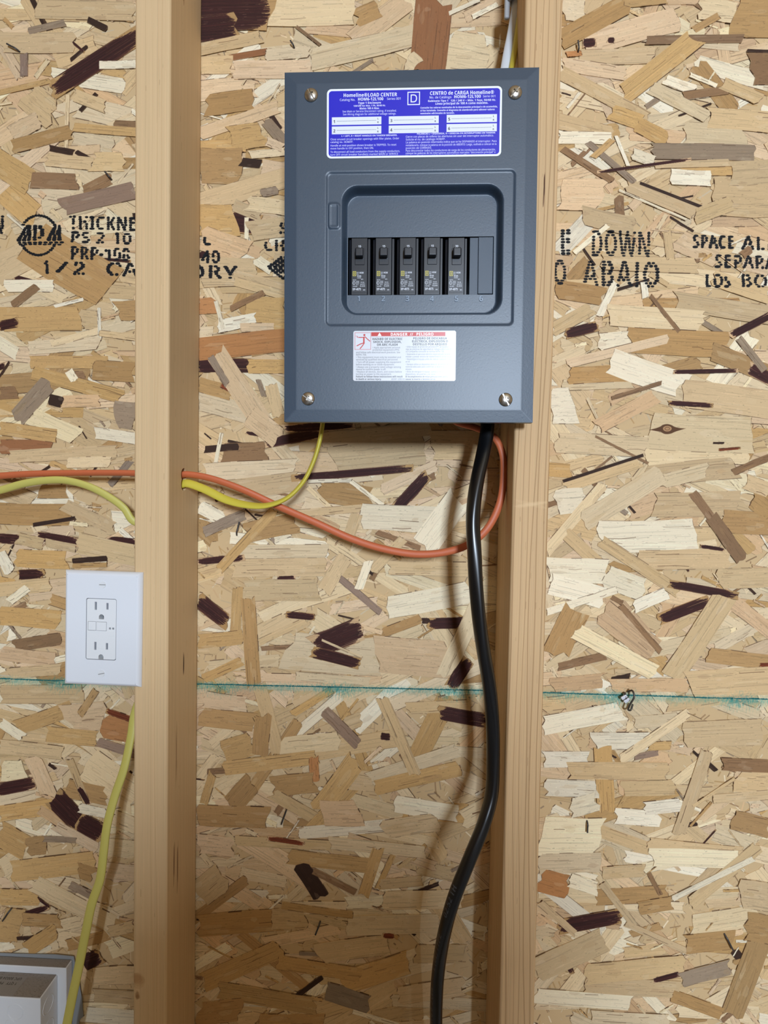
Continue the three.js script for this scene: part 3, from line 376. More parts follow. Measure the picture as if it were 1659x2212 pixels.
const rOut = rectLoc(704, 369, 1111, 703, ZF), rRim = rectLoc(738, 399, 1086, 679, ZF - STEP), rFloor = rectLoc(750, 428, 1070, 663, ZF - DEEP), rOpen = rectLoc(751.5, 512, 1066, 637, ZF - DEEP), rTab = rectLoc(711, 440, 732, 491, ZF);
{
  const sd = (x, y, q, r) => { const cx = (q.x0 + q.x1) / 2, cy = (q.y0 + q.y1) / 2, dx = Math.abs(x - cx) - (q.x1 - q.x0) / 2 + r, dy = Math.abs(y - cy) - (q.y1 - q.y0) / 2 + r; return Math.hypot(Math.max(dx, 0), Math.max(dy, 0)) + Math.min(Math.max(dx, dy), 0) - r; };
  const ss = (a, b, v) => { const t = Math.min(1, Math.max(0, (v - a) / (b - a))); return t * t * (3 - 2 * t); };
  const gap = Math.max(0.004, (rFloor.x0 - rRim.x0));
  const h = (x, y) => {
    const e = Math.min(CW / 2 - Math.abs(x), CH / 2 - Math.abs(y)); let z = -0.0016 * (1 - Math.min(1, e / 0.0125)) ;
    const fillet = 0.0010; if (e > 0.0125 - fillet && e < 0.0125 + fillet) { const t = (e - 0.0125 + fillet) / (2 * fillet); z = -0.0016 * (fillet / 0.0125) * (1 - t) * (1 - t) * 0.5 * 1.0 - 0; }
    z -= STEP * ss(0.0006, -0.0018, sd(x, y, rOut, 0.005));
    const inner = sd(x, y, rRim, 0.016); z -= (DEEP - STEP) * ss(0, -gap, inner);
    z += 0.0010 * ss(0.0012, -0.0004, Math.abs(sd(x, y, rTab, 0.002)) - 0.0006) * (inner > 0.0005 ? 1 : 0) + 0.0006 * ss(0, -0.0012, sd(x, y, rTab, 0.002));
    return z;
  };
  const axis = (half, breaks) => { const v = []; const n = Math.round(half * 2 / 0.00085); for (let i = 0; i <= n; i++) v.push(-half + i * half * 2 / n); for (const b of breaks) { let k = 0; v.forEach((q, i) => { if (Math.abs(q - b) < Math.abs(v[k] - b)) k = i; }); v[k] = b; } return v; };
  const xs = axis(CW / 2, [rOpen.x0, rOpen.x1]), ys = axis(CH / 2, [rOpen.y0, rOpen.y1]), pos = [], uv = [], idx = [], nx = xs.length, ny = ys.length;
  for (const y of ys) for (const x of xs) { pos.push(x, y, ZF + h(x, y)); uv.push(x, y); }
  for (let j = 0; j + 1 < ny; j++) for (let i = 0; i + 1 < nx; i++) {
    const cx = (xs[i] + xs[i + 1]) / 2, cy = (ys[j] + ys[j + 1]) / 2; if (cx > rOpen.x0 && cx < rOpen.x1 && cy > rOpen.y0 && cy < rOpen.y1) continue;
    const a = j * nx + i; idx.push(a, a + 1, a + nx, a + 1, a + nx + 1, a + nx);
  }
  const g = new THREE.BufferGeometry(); g.setAttribute('position', new THREE.Float32BufferAttribute(pos, 3)); g.setAttribute('uv', new THREE.Float32BufferAttribute(uv, 2)); g.setIndex(idx); g.computeVertexNormals();
  const cover = part('cover', g, greyPaint, panel);
  const rim = [], zb = ZF - 0.0016, t = 0.0012; for (const [a, b, c, d] of [[-CW / 2, CW / 2, CH / 2 - t, CH / 2], [-CW / 2, CW / 2, -CH / 2, -CH / 2 + t], [-CW / 2, -CW / 2 + t, -CH / 2, CH / 2], [CW / 2 - t, CW / 2, -CH / 2, CH / 2]]) rim.push(box(a, b, c, d, zb - 0.009, zb));
  part('cover_edge', mergeGeometries(rim), greyPlain, cover);
  // steel box behind the cover
  const bw = 0.110, bh = 0.158, w = 0.0015; part('enclosure', mergeGeometries([box(-bw, bw, -bh, bh, 0.0025, 0.004), box(-bw, -bw + w, -bh, bh, 0.004, 0.107), box(bw - w, bw, -bh, bh, 0.004, 0.107), box(-bw + w, bw - w, bh - w, bh, 0.004, 0.107), box(-bw + w, bw - w, -bh, -bh + w, 0.004, 0.107)]), greyPlain, panel);
}
// sixth space: knock-out plate still in place
const PITCH = (rOpen.x1 - rOpen.x0) / 6, OH = rOpen.y1 - rOpen.y0, OYC = (rOpen.y0 + rOpen.y1) / 2, SLOTX = (k) => rOpen.x0 + PITCH * (k + 0.5);
{
  const x0 = rOpen.x0 + PITCH * 5 + 0.0008, x1 = rOpen.x1 - 0.0006, z = ZF - DEEP, m = x0 + (x1 - x0) * 0.36, y0 = rOpen.y0 + 0.0006, y1 = rOpen.y1 - 0.0006;
  const s = new THREE.Shape([[x0, z - 0.0015], [x1, z - 0.0015], [x1, z], [m + 0.0014, z], [m, z - 0.0009], [x0, z - 0.0009]].map(([a, b]) => new THREE.Vector2(a, b)));
  const g = new THREE.ExtrudeGeometry(s, { depth: y1 - y0, bevelEnabled: false }); g.rotateX(Math.PI / 2); g.translate(0, y1, 0);
  { const p = g.attributes.position; for (let i = 0; i < p.count; i++) p.setXYZ(i, p.getX(i), p.getY(i), -p.getZ(i)); }   // the profile's height becomes z
  { const p = g.attributes.position; for (let i = 0; i < p.count; i++) p.setZ(i, -p.getZ(i)); g.computeBoundingBox(); }
  part('filler_plate', new RoundedBoxGeometry(x1 - m, y1 - y0, 0.002, 2, 0.0006).translate((m + x1) / 2, (y0 + y1) / 2, z - 0.0006), greyPaint, panel);
  part('filler_plate', box(x0, m + 0.0005, y0, y1, z - 0.0026, z - 0.0014), greyPaint, panel);
}
// embossed numbers under the spaces, their highlights put in as a lighter colour
const { FontLoader } = await import('three/addons/loaders/FontLoader.js');
const { TextGeometry } = await import('three/addons/geometries/TextGeometry.js');
const font = await new FontLoader().loadAsync('fonts/droid/droid_sans_regular.typeface.json');
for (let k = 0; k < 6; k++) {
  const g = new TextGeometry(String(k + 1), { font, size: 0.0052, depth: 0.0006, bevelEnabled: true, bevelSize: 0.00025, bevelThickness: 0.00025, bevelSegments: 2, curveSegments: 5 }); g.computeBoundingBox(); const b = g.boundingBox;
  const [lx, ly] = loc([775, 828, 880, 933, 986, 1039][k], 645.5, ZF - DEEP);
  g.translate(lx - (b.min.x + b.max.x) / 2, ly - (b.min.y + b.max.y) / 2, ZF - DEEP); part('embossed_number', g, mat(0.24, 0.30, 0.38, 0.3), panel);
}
// cover screws: domed heads with a slot and a cross
const screwMetal = mat(0.52, 0.50, 0.46, 0.28, { metalness: 1 });
{
  const r = 0.0068, prof = []; for (let i = 0; i <= 10; i++) { const a = i / 10 * Math.PI / 2; prof.push(new THREE.Vector2(Math.cos(a) * r, Math.sin(a) * 0.0031)); } prof.unshift(new THREE.Vector2(r, -0.0012), new THREE.Vector2(0, -0.0012)); prof.reverse(); prof.reverse();
  prof.splice(0, 2, new THREE.Vector2(0.00001, -0.0012), new THREE.Vector2(r, -0.0012)); prof[prof.length - 1].x = 0.00001;
  const head = new Brush(new THREE.LatheGeometry(prof, 40).rotateX(Math.PI / 2)); head.updateMatrixWorld();
  const cut = (w, h, d) => { const b = new Brush(new THREE.BoxGeometry(w, h, 0.004)); b.position.z = d + 0.002; b.updateMatrixWorld(); return b; };
  const ev = new Evaluator(); ev.useGroups = false; ev.attributes = ['position', 'normal'];
  const g = ev.evaluate(ev.evaluate(head, cut(0.0012, 0.0125, 0.0013), SUBTRACTION), cut(0.0046, 0.0016, 0.0005), SUBTRACTION).geometry;
  for (const [px, py, a] of [[672, 204.5, 0.55], [1113, 199, -0.75], [665.5, 861, 1.0], [1092.5, 863, 0.5]]) { const [lx, ly] = loc(px, py, ZF + 0.001); const s = part('cover_screw', g, screwMetal, panel); s.position.set(lx, ly, ZF + 0.0003); s.rotation.z = a; s.userData.label = 'domed slotted metal screw'; }
}
// blue circuit directory label
{
  const q = rectLoc(706, 189.5, 1083.5, 340, ZF + 0.0003), w = q.x1 - q.x0, h = q.y1 - q.y0, W = 1536, H = Math.round(W * h / w), c = canvas(W, H), x = c.getContext('2d'), S = W / 378;
  x.fillStyle = '#f2f5fb'; x.fillRect(0, 0, W, H); x.fillStyle = '#0a14c4'; x.beginPath(); x.roundRect(4.2 * S, 4.2 * S, W - 8.4 * S, H - 8.4 * S, 7 * S); x.fill();
  const tx = (s, X, Y, size, o = {}) => { x.fillStyle = o.color ?? '#eef2ff'; x.font = `${o.bold === false ? '' : 'bold '}${size * S}px sans-serif`; x.textAlign = o.align ?? 'center'; x.textBaseline = 'middle'; if (o.w) { const m = x.measureText(s).width; x.save(); x.translate(X * S, Y * S); x.scale(o.w * S / m, 1); x.fillText(s, 0, 0); x.restore(); } else x.fillText(s, X * S, Y * S); };
  tx('Homeline®LOAD CENTER', 94, 13.5, 10.6, { w: 117 }); tx('Catalog No.', 45, 23, 6.6, { w: 34, bold: false }); tx('HOM6-12L100', 95, 22.6, 8.6, { w: 56 }); tx('Series 001', 146, 22.6, 6.6, { w: 31, bold: false }); tx('Type 1 Enclosure', 93, 30.2, 6.4, { w: 50 });
  tx('120/240 Vac Max. 1 Ph, 50/60 Hz.', 93, 36.2, 4.8, { w: 70 }); tx('Mains 100 A Max.', 93, 41.6, 5.8, { w: 44 }); tx('See Main or Service Disconnect rating, if installed.', 93, 47.6, 5.8, { w: 118, bold: false }); tx('See Wiring diagram for additional voltage ratings.', 93, 53.8, 5.8, { w: 116, bold: false });
  tx('CENTRO de CARGA Homeline®', 292, 12.6, 10.6, { w: 138 }); tx('No. de Catálogo', 246, 21.4, 6.6, { w: 48, bold: false }); tx('HOM6-12L100', 304, 21, 8.6, { w: 58 }); tx('Serie 001', 351, 21, 6.4, { w: 28, bold: false }); tx('Gabinete Tipo 1   120 / 240 V ~ Máx. 1 fase, 50/60 Hz.', 292, 28.6, 5.8, { w: 146 }); tx('Línea principal de 100 A como máximo.', 292, 34.6, 6.4, { w: 114 });
  for (const [s, Y, w2] of [['Consulte los valores nominales de la desconexión principal o de acometida,', 42.6, 166], ['si fue instalada. Consulte el diagrama de alambrado para obtener valores', 48.6, 160], ['nominales adicionales de tensión.', 54.4, 74]]) tx(s, 203 + w2 / 2, Y, 5.2, { w: w2 });
  x.strokeStyle = '#eef2ff'; x.lineWidth = 2.1 * S; x.strokeRect(176 * S, 9.6 * S, 25 * S, 26 * S); x.lineWidth = 2.3 * S; x.beginPath(); x.moveTo(183 * S, 15.4 * S); x.lineTo(188 * S, 15.4 * S); x.quadraticCurveTo(194.6 * S, 15.4 * S, 194.6 * S, 22.6 * S); x.quadraticCurveTo(194.6 * S, 29.8 * S, 188 * S, 29.8 * S); x.lineTo(183 * S, 29.8 * S); x.closePath(); x.stroke(); 
  [[11, 59.5, '1'], [11, 79, '2'], [135, 59.5, '3'], [135, 79, '4'], [260, 58.5, '5'], [260, 78, '6']].forEach(([X, Y, n]) => {
    x.fillStyle = '#e6ecfa'; x.fillRect(X * S, Y * S, 108 * S, 16.6 * S); tx(n, X + 5.5, Y + 9.4, 9, { color: '#20283c' }); tx('L', X + 100.5, Y + 4.6, 5.4, { color: '#3a4258' }); tx('R', X + 100.5, Y + 12.2, 5.4, { color: '#3a4258' });
    x.strokeStyle = '#4a5268'; x.lineWidth = 0.8 * S; x.setLineDash([2.2 * S, 1.1 * S]); x.beginPath(); x.moveTo((X + 11) * S, (Y + 8.4) * S); x.lineTo((X + 97) * S, (Y + 8.0) * S); x.stroke(); x.setLineDash([]);
  });
  tx('L = LEFT, R = RIGHT HANDLES ON TANDEM BREAKERS.', 93, 99.5, 5, { w: 122 }); tx('PALANCAS L = IZQUIERDA, R = DERECHA EN INTERRUPTORES EN TANDEM.', 281, 97.4, 5, { w: 170 });
  const lines = (list, X) => list.forEach(([s, Y, w2]) => tx(s, X + w2 / 2, Y, 6, { w: w2, bold: false }));
  lines([['Close unused circuit breaker openings with filler plates. Order', 106, 150], ['catalog no. HOMFP.', 112, 50], ['Handle at mid-position shows breaker is TRIPPED. To reset', 119.4, 144], ['move handle to OFF position, then ON.', 125.4, 95], ['To disconnect all load conductors from the supply conductors,', 133, 152], ['turn OFF circuit breaker handle(s) marked MAIN or SERVICE', 138.8, 148], ['DISCONNECT.', 144.6, 36]], 8); tx('40278-201-06', 106, 144.8, 5, { w: 30, bold: false });
  lines([['Cierre con placas de relleno las aberturas sin usar del interruptor automático.', 103.2, 190], ['Solicite el no. de catálogo HOMFP.', 109, 86], ['La palanca en posición intermedia indica que se ha DISPARADO el interruptor. Para', 115, 196], ['restablecerlo, coloque la palanca en la posición de ABIERTO: Luego, vuélvala a colocar en la', 121, 196], ['posición de CERRADO.', 127, 57], ['Para desconectar todos los conductores de carga de los conductores de alimentación,', 132.6, 194], ['coloque las palancas de los interruptores automáticos marcados "desconexión principal" o', 138, 194], ['"desconexión de acometida" en posición de abierto (O).', 143.8, 134]], 172);
  const g = slab(w, h, 0.0045, 0.00035); g.translate((q.x0 + q.x1) / 2, (q.y0 + q.y1) / 2, ZF + 0.0001);
  part('directory_label', g, new THREE.MeshPhysicalMaterial({ map: ctex(c), roughness: 0.28, clearcoat: 0.5, clearcoatRoughness: 0.15 }), panel).userData.label = 'blue and white printed circuit directory label';
}
// red and white danger label
{
  const q = rectLoc(763, 714.5, 984.5, 823, ZF + 0.0003), w = q.x1 - q.x0, h = q.y1 - q.y0, W = 1024, H = Math.round(W * h / w), c = canvas(W, H), x = c.getContext('2d'), S = W / 222;
  x.fillStyle = '#dcdfe5'; x.fillRect(0, 0, W, H); x.fillStyle = '#c8261f'; x.fillRect(39 * S, 3 * S, 160 * S, 8.6 * S);
  x.fillStyle = '#ffffff'; x.beginPath(); x.moveTo(57 * S, 3.8 * S); x.lineTo(61.5 * S, 11 * S); x.lineTo(52.5 * S, 11 * S); x.fill();
  const tx = (s, X, Y, size, wd, color = '#23252c', bold = true, align = 'center') => { x.fillStyle = color; x.font = `${bold ? 'bold ' : ''}${size * S}px sans-serif`; x.textAlign = align; x.textBaseline = 'middle'; const m = x.measureText(s).width; x.save(); x.translate(X * S, Y * S); x.scale(wd * S / m, 1); x.fillText(s, 0, 0); x.restore(); };
  tx('DANGER', 99, 7.6, 8.4, 37, '#ffffff'); tx('//', 126, 7.6, 8.4, 7, '#ffffff'); tx('PELIGRO', 155, 7.4, 8.4, 38, '#ffffff');
  x.strokeStyle = '#cc5a66'; x.lineWidth = 0.8 * S; x.strokeRect(3.4 * S, 4 * S, 34.6 * S, 36 * S); x.strokeStyle = '#c81e1e'; x.fillStyle = '#c81e1e'; x.lineCap = 'round'; x.lineJoin = 'round';
  const stick = (pts, wd) => { x.lineWidth = wd * S; x.beginPath(); pts.forEach(([a, b], i) => (i ? x.lineTo(a * S, b * S) : x.moveTo(a * S, b * S))); x.stroke(); };
  x.beginPath(); x.arc(24 * S, 9 * S, 2.2 * S, 0, 7); x.fill(); stick([[12, 14], [22, 14], [26, 13], [31, 18], [36, 22]], 1.7); stick([[23, 14], [23, 26]], 3); stick([[23, 26], [16, 28], [8, 32]], 1.8); stick([[24, 26], [20, 32], [15, 38]], 1.8); stick([[5, 11], [10, 12], [8, 14], [14, 14]], 0.7);
  tx('HAZARD OF ELECTRIC', 74, 17.5, 6, 66); tx('SHOCK, EXPLOSION,', 74, 23.8, 6, 62); tx('OR ARC FLASH', 74, 30, 6, 46); tx('PELIGRO DE DESCARGA', 166, 16.4, 6, 73); tx('ELÉCTRICA, EXPLOSIÓN O', 166, 22.8, 6, 78); tx('DESTELLO POR ARQUEO', 166, 29, 6, 74);
  const body = (list, X, s0 = 5) => list.forEach(([s, Y, wd, b]) => tx(s, X, Y, s0, wd, b ? '#2a2c34' : '#5d626e', !!b, 'left'));
  body([['• Apply appropriate personal', 36, 60], ['protective equipment (PPE)', 41, 58]], 42); body([['and follow safe electrical work practices. See', 46.4, 96], ['NFPA 70E.', 51.4, 24], ['• This equipment must only be installed and', 57, 98], ['serviced by qualified electrical personnel.', 62, 92], ['• Turn off all power supplying this equipment', 67.4, 98], ['before working on or inside equipment.', 72.6, 84], ['• Always use a properly rated voltage sensing', 78, 98], ['device to confirm power is off.', 83, 66], ['• Replace all devices, doors, and covers before', 88.2, 100], ['turning on power to this equipment.', 93.2, 78], ['Failure to follow these instructions will result', 98.6, 102, 1], ['in death or serious injury.', 104, 56, 1]], 6); tx('40281-200-02', 98, 104, 4.6, 30, '#5d626e', false);
  body([['• Utilice equipo de protección personal (EPP) apropiado y', 34.6, 92], ['siga las prácticas de seguridad en trabajos eléctricos. En', 39.6, 100], ['su Compañía consulte la norma NFPA 70E.', 44.6, 84], ['• Solamente el personal eléctrico especializado deberá', 50.4, 96], ['instalar y prestar servicio de mantenimiento a este equipo.', 55.6, 102], ['• Desenergice el equipo antes de realizar cualquier trabajo', 61, 102], ['en él.', 66.4, 10], ['• Siempre utilice un dispositivo detector de tensión de valor', 72, 102], ['nominal adecuado para confirmar la desenergización del', 77.2, 102], ['equipo.', 82.4, 14], ['• Antes de energizar el equipo, vuelva a colocar todos los', 88, 100], ['dispositivos, las puertas y las tapas.', 93.2, 66], ['El incumplimiento de estas precauciones podrá', 98.6, 92, 1], ['causar la muerte o lesiones serias.', 104, 66, 1]], 114);
  const g = slab(w, h, 0.002, 0.0003); g.translate((q.x0 + q.x1) / 2, (q.y0 + q.y1) / 2, ZF + 0.0001);
  part('danger_label', g, new THREE.MeshPhysicalMaterial({ map: ctex(c), roughness: 0.3, clearcoat: 0.4, clearcoatRoughness: 0.2 }), panel).userData.label = 'white and red printed danger label';
}

// ------------------------------------------------------------------ five breakers
{
  const black = mat(0.012, 0.014, 0.019, 0.34), bw = PITCH - 0.0028, fw = bw * 0.72, fh = OH - 0.0012, z0 = ZF - DEEP - 0.004, zf = ZF - DEEP - 0.0004;
  function print(worn) {
    const W = 256, H = 300, c = canvas(W, H), x = c.getContext('2d'), R = rng(worn ? 6 : 2); x.fillStyle = worn ? '#2a2c33' : '#1b1d24'; x.fillRect(0, 0, W, H);
    x.strokeStyle = x.fillStyle = '#d2c444'; x.lineWidth = 8; x.strokeRect(16, 18, 52, 56); x.lineWidth = 7; x.strokeRect(33, 34, 17, 24); x.fillStyle = '#d5d9e2';
    const tx = (s, a, b, z, w) => { x.font = `bold ${z}px sans-serif`; const m = x.measureText(s).width; x.save(); x.translate(a, b); x.scale(w / m, 1); x.fillText(s, 0, 0); x.restore(); };
    tx('TYPE', 80, 38, 20, 40); tx('HOM', 130, 46, 34, 76); tx('TIPO', 80, 58, 18, 38); tx('10 kA', 86, 90, 34, 78); tx('120/240V', 90, 110, 18, 70); tx('40°C', 160, 130, 20, 40); tx('SWD HACR', 14, 138, 17, 60);
    x.strokeStyle = '#d5d9e2'; x.lineWidth = 6; x.beginPath(); x.arc(34, 172, 22, 0, 7); x.stroke(); tx('U', 24, 180, 24, 14); tx('LISTED', 70, 158, 18, 56); tx('CIR BKR', 70, 178, 18, 56); tx('15 A', 70, 200, 20, 44); tx('CU-AL', 150, 170, 20, 70); tx('60/75°C', 146, 196, 20, 84); tx('36 LB-IN', 140, 222, 24, 90); tx('14-8 AWG', 14, 224, 20, 80); tx('DP-4075', 10, 272, 42, 150); tx('MX', 196, 274, 22, 40);
    if (worn) for (let i = 0; i < 500; i++) { x.strokeStyle = `rgba(150,154,168,${R() * 0.3})`; x.lineWidth = 1 + R() * 2; const a = R() * W, b = R() * H; x.beginPath(); x.moveTo(a, b); x.lineTo(a + (R() - 0.5) * 30, b + (R() - 0.5) * 14); x.stroke(); }
    return new THREE.MeshPhysicalMaterial({ map: ctex(c), roughness: 0.4 });
  }
  const printA = print(false), printB = print(true);
  const amp = (s) => { const c = canvas(128, 64), x = c.getContext('2d'); x.fillStyle = '#111217'; x.fillRect(0, 0, 128, 64); x.fillStyle = '#d4d8e0'; x.font = 'bold 46px sans-serif'; x.textAlign = 'center'; x.fillText(s, 64, 49); return new THREE.MeshPhysicalMaterial({ map: ctex(c), roughness: 0.4 }); };
  const amp15 = amp('15'), amp30 = amp('30');
  const bodyG = (() => {   // body with sloping shoulders beside the raised face
    const s = new THREE.Shape([[-bw / 2, -0.05], [bw / 2, -0.05], [bw / 2, -0.0040], [fw / 2 + 0.0034, -0.0036], [fw / 2 + 0.0028, -0.0018], [fw / 2 + 0.0010, -0.0018], [fw / 2, 0], [-fw / 2, 0], [-fw / 2 - 0.0012, -0.0030], [-bw / 2, -0.0040]].map(([a, b]) => new THREE.Vector2(a, b)));
    const g = new THREE.ExtrudeGeometry(s, { depth: fh, bevelEnabled: false }); g.translate(0, 0, -fh / 2); g.rotateX(Math.PI / 2); g.scale(1, 1, -1);
    const p = g.attributes.position, i3 = []; for (let i = 0; i < p.count; i += 3) i3.push(i, i + 2, i + 1); g.setIndex(i3); const q = g.toNonIndexed(); q.computeVertexNormals(); return q;
  })();
  bodyG.computeBoundingBox(); if (bodyG.boundingBox.max.z > 0.01) { bodyG.scale(1, 1, -1); const p = bodyG.attributes.position; const a = p.array; for (let i = 0; i < a.length; i += 9) for (let c = 0; c < 3; c++) { const t = a[i + 3 + c]; a[i + 3 + c] = a[i + 6 + c]; a[i + 6 + c] = t; } bodyG.computeVertexNormals(); }
  const WORDS = ['one', 'two', 'three', 'four', 'five'];
  for (let k = 0; k < 5; k++) {
    const lx = SLOTX(k) - 0.0006, ly = OYC - (k === 4 ? 0.0005 : 0), c = Math.cos(PT), s = Math.sin(PT);
    const b = thing('circuit_breaker', k === 4 ? 'black circuit breaker with a 30 on its handle above the embossed numeral five' : `black circuit breaker with a 15 on its handle above the embossed numeral ${WORDS[k]}`, 'breaker', [PC.x + lx * c - ly * s, PC.y + lx * s + ly * c, zf], 'breakers in the load center');
    b.rotation.z = PT;
    part('body', bodyG, black, b);
    // handle well and handle
    const hx = fw * 0.02, hy = OH * 0.17; part('handle_well', new RoundedBoxGeometry(fw * 0.62, 0.0165, 0.0012, 2, 0.0005).translate(hx, hy, 0.0001), black, b);
    const h = part('handle', new RoundedBoxGeometry(fw * 0.52, 0.0085, 0.0075, 3, 0.0012).translate(hx, hy + 0.0022, 0.0036), black, b); 
    const n = part('amp_marking', new THREE.BoxGeometry(fw * 0.5, 0.0042, 0.0006).translate(hx, OH * 0.345, 0.0004), k === 4 ? amp30 : amp15, b); void n; void h;
    part('printed_label', slab(fw * 0.94, OH * 0.385, 0.0004, 0.0003).translate(0, -OH * 0.258, 0), k === 4 ? printB : printA, b).userData.label = 'white and yellow print on black';
  }
}

// ------------------------------------------------------------------ outlet on the left stud
{
  const zb = 0.0895, th = 0.0058, c = [[145, 1230], [310, 1237], [303, 1483], [137, 1478]].map(([x, y]) => at(x, y, zb + 0.002)), ctr = c[0].clone().add(c[1]).add(c[2]).add(c[3]).multiplyScalar(0.25);
  const w = (c[0].distanceTo(c[1]) + c[2].distanceTo(c[3])) / 2, h = (c[0].distanceTo(c[3]) + c[1].distanceTo(c[2])) / 2, ang = (Math.atan2(c[1].y - c[0].y, c[1].x - c[0].x) + Math.atan2(c[2].y - c[3].y, c[2].x - c[3].x)) / 2 - 0.006;
  const o = thing('power_outlet', 'white outlet with test and reset buttons mounted at the edge of the pale stud', 'outlet', [ctr.x, ctr.y, zb]); o.rotation.z = ang;
  const white = mat(0.74, 0.76, 0.80, 0.22, { clearcoat: 0.3 }), inner = mat(0.75, 0.76, 0.77, 0.3), coreMat = mat(0.62, 0.58, 0.52, 0.6), brass = mat(0.30, 0.32, 0.36, 0.4, { metalness: 0.6 });
  const bev = 0.0042, s = roundedShape(w - 2 * bev, h - 2 * bev, 0.0012), dw = 0.0335, dh = 0.0670, dx = -0.0005; s.holes.push(roundedShape(dw, dh, 0.002, dx, 0, THREE.Path));
  // hole edges must keep their size: extrude the flat with its hole, and add the sloped border as a frame
  const flat = new THREE.ExtrudeGeometry(s, { depth: 0.004, bevelEnabled: false, curveSegments: 5 }); flat.translate(0, 0, th - 0.004);
  const bpos = [], bidx = [], prof = [[bev, 0.0], [bev * 0.72, 0.0004], [bev * 0.35, 0.0018], [0.0006, 0.0034], [0, 0.0046], [0, th]], corner = (i) => [[-1, -1], [1, -1], [1, 1], [-1, 1]][i % 4];
  for (let e = 0; e < 4; e++) { const A = corner(e), B = corner(e + 1), st = bpos.length / 3; for (const [ins, dz] of prof) for (const q of [A, B]) bpos.push(q[0] * (w / 2 - ins), q[1] * (h / 2 - ins), th - dz); for (let i = 0; i + 1 < prof.length; i++) { const a = st + i * 2; bidx.push(a, a + 2, a + 1, a + 1, a + 2, a + 3); } }
  const bg = new THREE.BufferGeometry(); bg.setAttribute('position', new THREE.Float32BufferAttribute(bpos, 3)); bg.setIndex(bidx); bg.computeVertexNormals(); bg.setAttribute('uv', new THREE.Float32BufferAttribute(new Float32Array(bpos.length / 3 * 2), 2));
  part('wall_plate', mergeGeometries([flat, bg.toNonIndexed()]), white, o);
  const f = roundedShape(dw - 0.0013, dh - 0.0013, 0.0018, dx, 0), hole = (x, y, a, b) => f.holes.push(roundedShape(a, b, 0.0003, x, y, THREE.Path));
  const slots = []; for (const y of [0.0252, -0.0185]) { for (const [x, hh] of [[-0.0064, 0.0088], [0.0064, 0.0072]]) { hole(x + dx, y, 0.0024, hh); slots.push([x + dx, y, hh]); } const p = new THREE.Path(); p.moveTo(dx - 0.0028, y - 0.0143); p.lineTo(dx + 0.0028, y - 0.0143); p.lineTo(dx + 0.0028, y - 0.0118); p.absarc(dx, y - 0.0118, 0.0028, 0, Math.PI); p.lineTo(dx - 0.0028, y - 0.0143); f.holes.push(p); }
  hole(-0.0109, 0.0032, 0.0090, 0.0100); hole(-0.0003, 0.0032, 0.0114, 0.0100);
  for (const x of [0.0090, 0.0126]) hole(x, 0.0012, 0.0021, 0.0021);
  const face = new THREE.ExtrudeGeometry(f, { depth: 0.0088, bevelEnabled: false, curveSegments: 6 }); face.translate(0, 0, th - 0.0092);
  const dev = part('receptacle', face, inner, o);
  { const a = dx - dw / 2 + 0.001, b = dx + dw / 2 - 0.001, c0 = -dh / 2 + 0.001, d0 = dh / 2 - 0.001, z0 = -0.030, z1 = th - 0.0092, t = 0.001;   // hollow housing behind the face
    part('receptacle_housing', mergeGeometries([box(a, b, c0, d0, z0, z0 + t), box(a, a + t, c0, d0, z0 + t, z1), box(b - t, b, c0, d0, z0 + t, z1), box(a + t, b - t, c0, c0 + t, z0 + t, z1), box(a + t, b - t, d0 - t, d0, z0 + t, z1)]), coreMat, dev); }
  for (const [x, y, hh] of slots) part('contact_shutter', box(x - 0.0011, x + 0.0011, y - hh / 2, y + hh / 2, th - 0.0036, th - 0.0020), brass, dev);
  part('test_button', new RoundedBoxGeometry(0.0084, 0.0094, 0.0036, 2, 0.0004).translate(-0.0109, 0.0032, th - 0.0020), inner, dev); part('reset_button', new RoundedBoxGeometry(0.0108, 0.0094, 0.0040, 2, 0.0004).translate(-0.0003, 0.0032, th - 0.0018), inner, dev);
  part('raised_mark', new RoundedBoxGeometry(0.0060, 0.0052, 0.0005, 2, 0.0002).translate(0.0102, -0.0046, th - 0.0004), inner, dev); part('raised_mark', new RoundedBoxGeometry(0.0065, 0.0055, 0.0005, 2, 0.0002).translate(-0.0012, -0.0186, th - 0.0004), inner, dev);
  const sh = new THREE.CylinderGeometry(0.0036, 0.0038, 0.0012, 28).rotateX(Math.PI / 2), sl = new THREE.BoxGeometry(0.0070, 0.0009, 0.0004), slotDark = mat(0.30, 0.30, 0.30, 0.5);
  for (const [y, a] of [[0.0485, 0.02], [-0.0485, 0.22]]) { const q = part('plate_screw', sh, mat(0.72, 0.73, 0.75, 0.3), o); q.position.set(0.0006, y, th); q.rotation.z = a; const k = part('screw_slot', sl, slotDark, q); k.position.z = 0.0005; }
  const eb = thing('outlet_box', 'blue plastic electrical box behind the white outlet plate', 'electrical box', [-0.034, 1.244, 0.046]);
  { const w = 0.028, h = 0.046, z0 = -0.041, z1 = 0.041, t = 0.0025;
    part('box_body', mergeGeometries([box(-w, w, -h, h, z0, z0 + t), box(-w, -w + t, -h, h, z0 + t, z1), box(w - t, w, -h, h, z0 + t, z1), box(-w + t, w - t, -h, -h + t, z0 + t, z1), box(-w + t, w - t, h - t, h, z0 + t, z1)]), mat(0.06, 0.13, 0.30, 0.5), eb); }
}

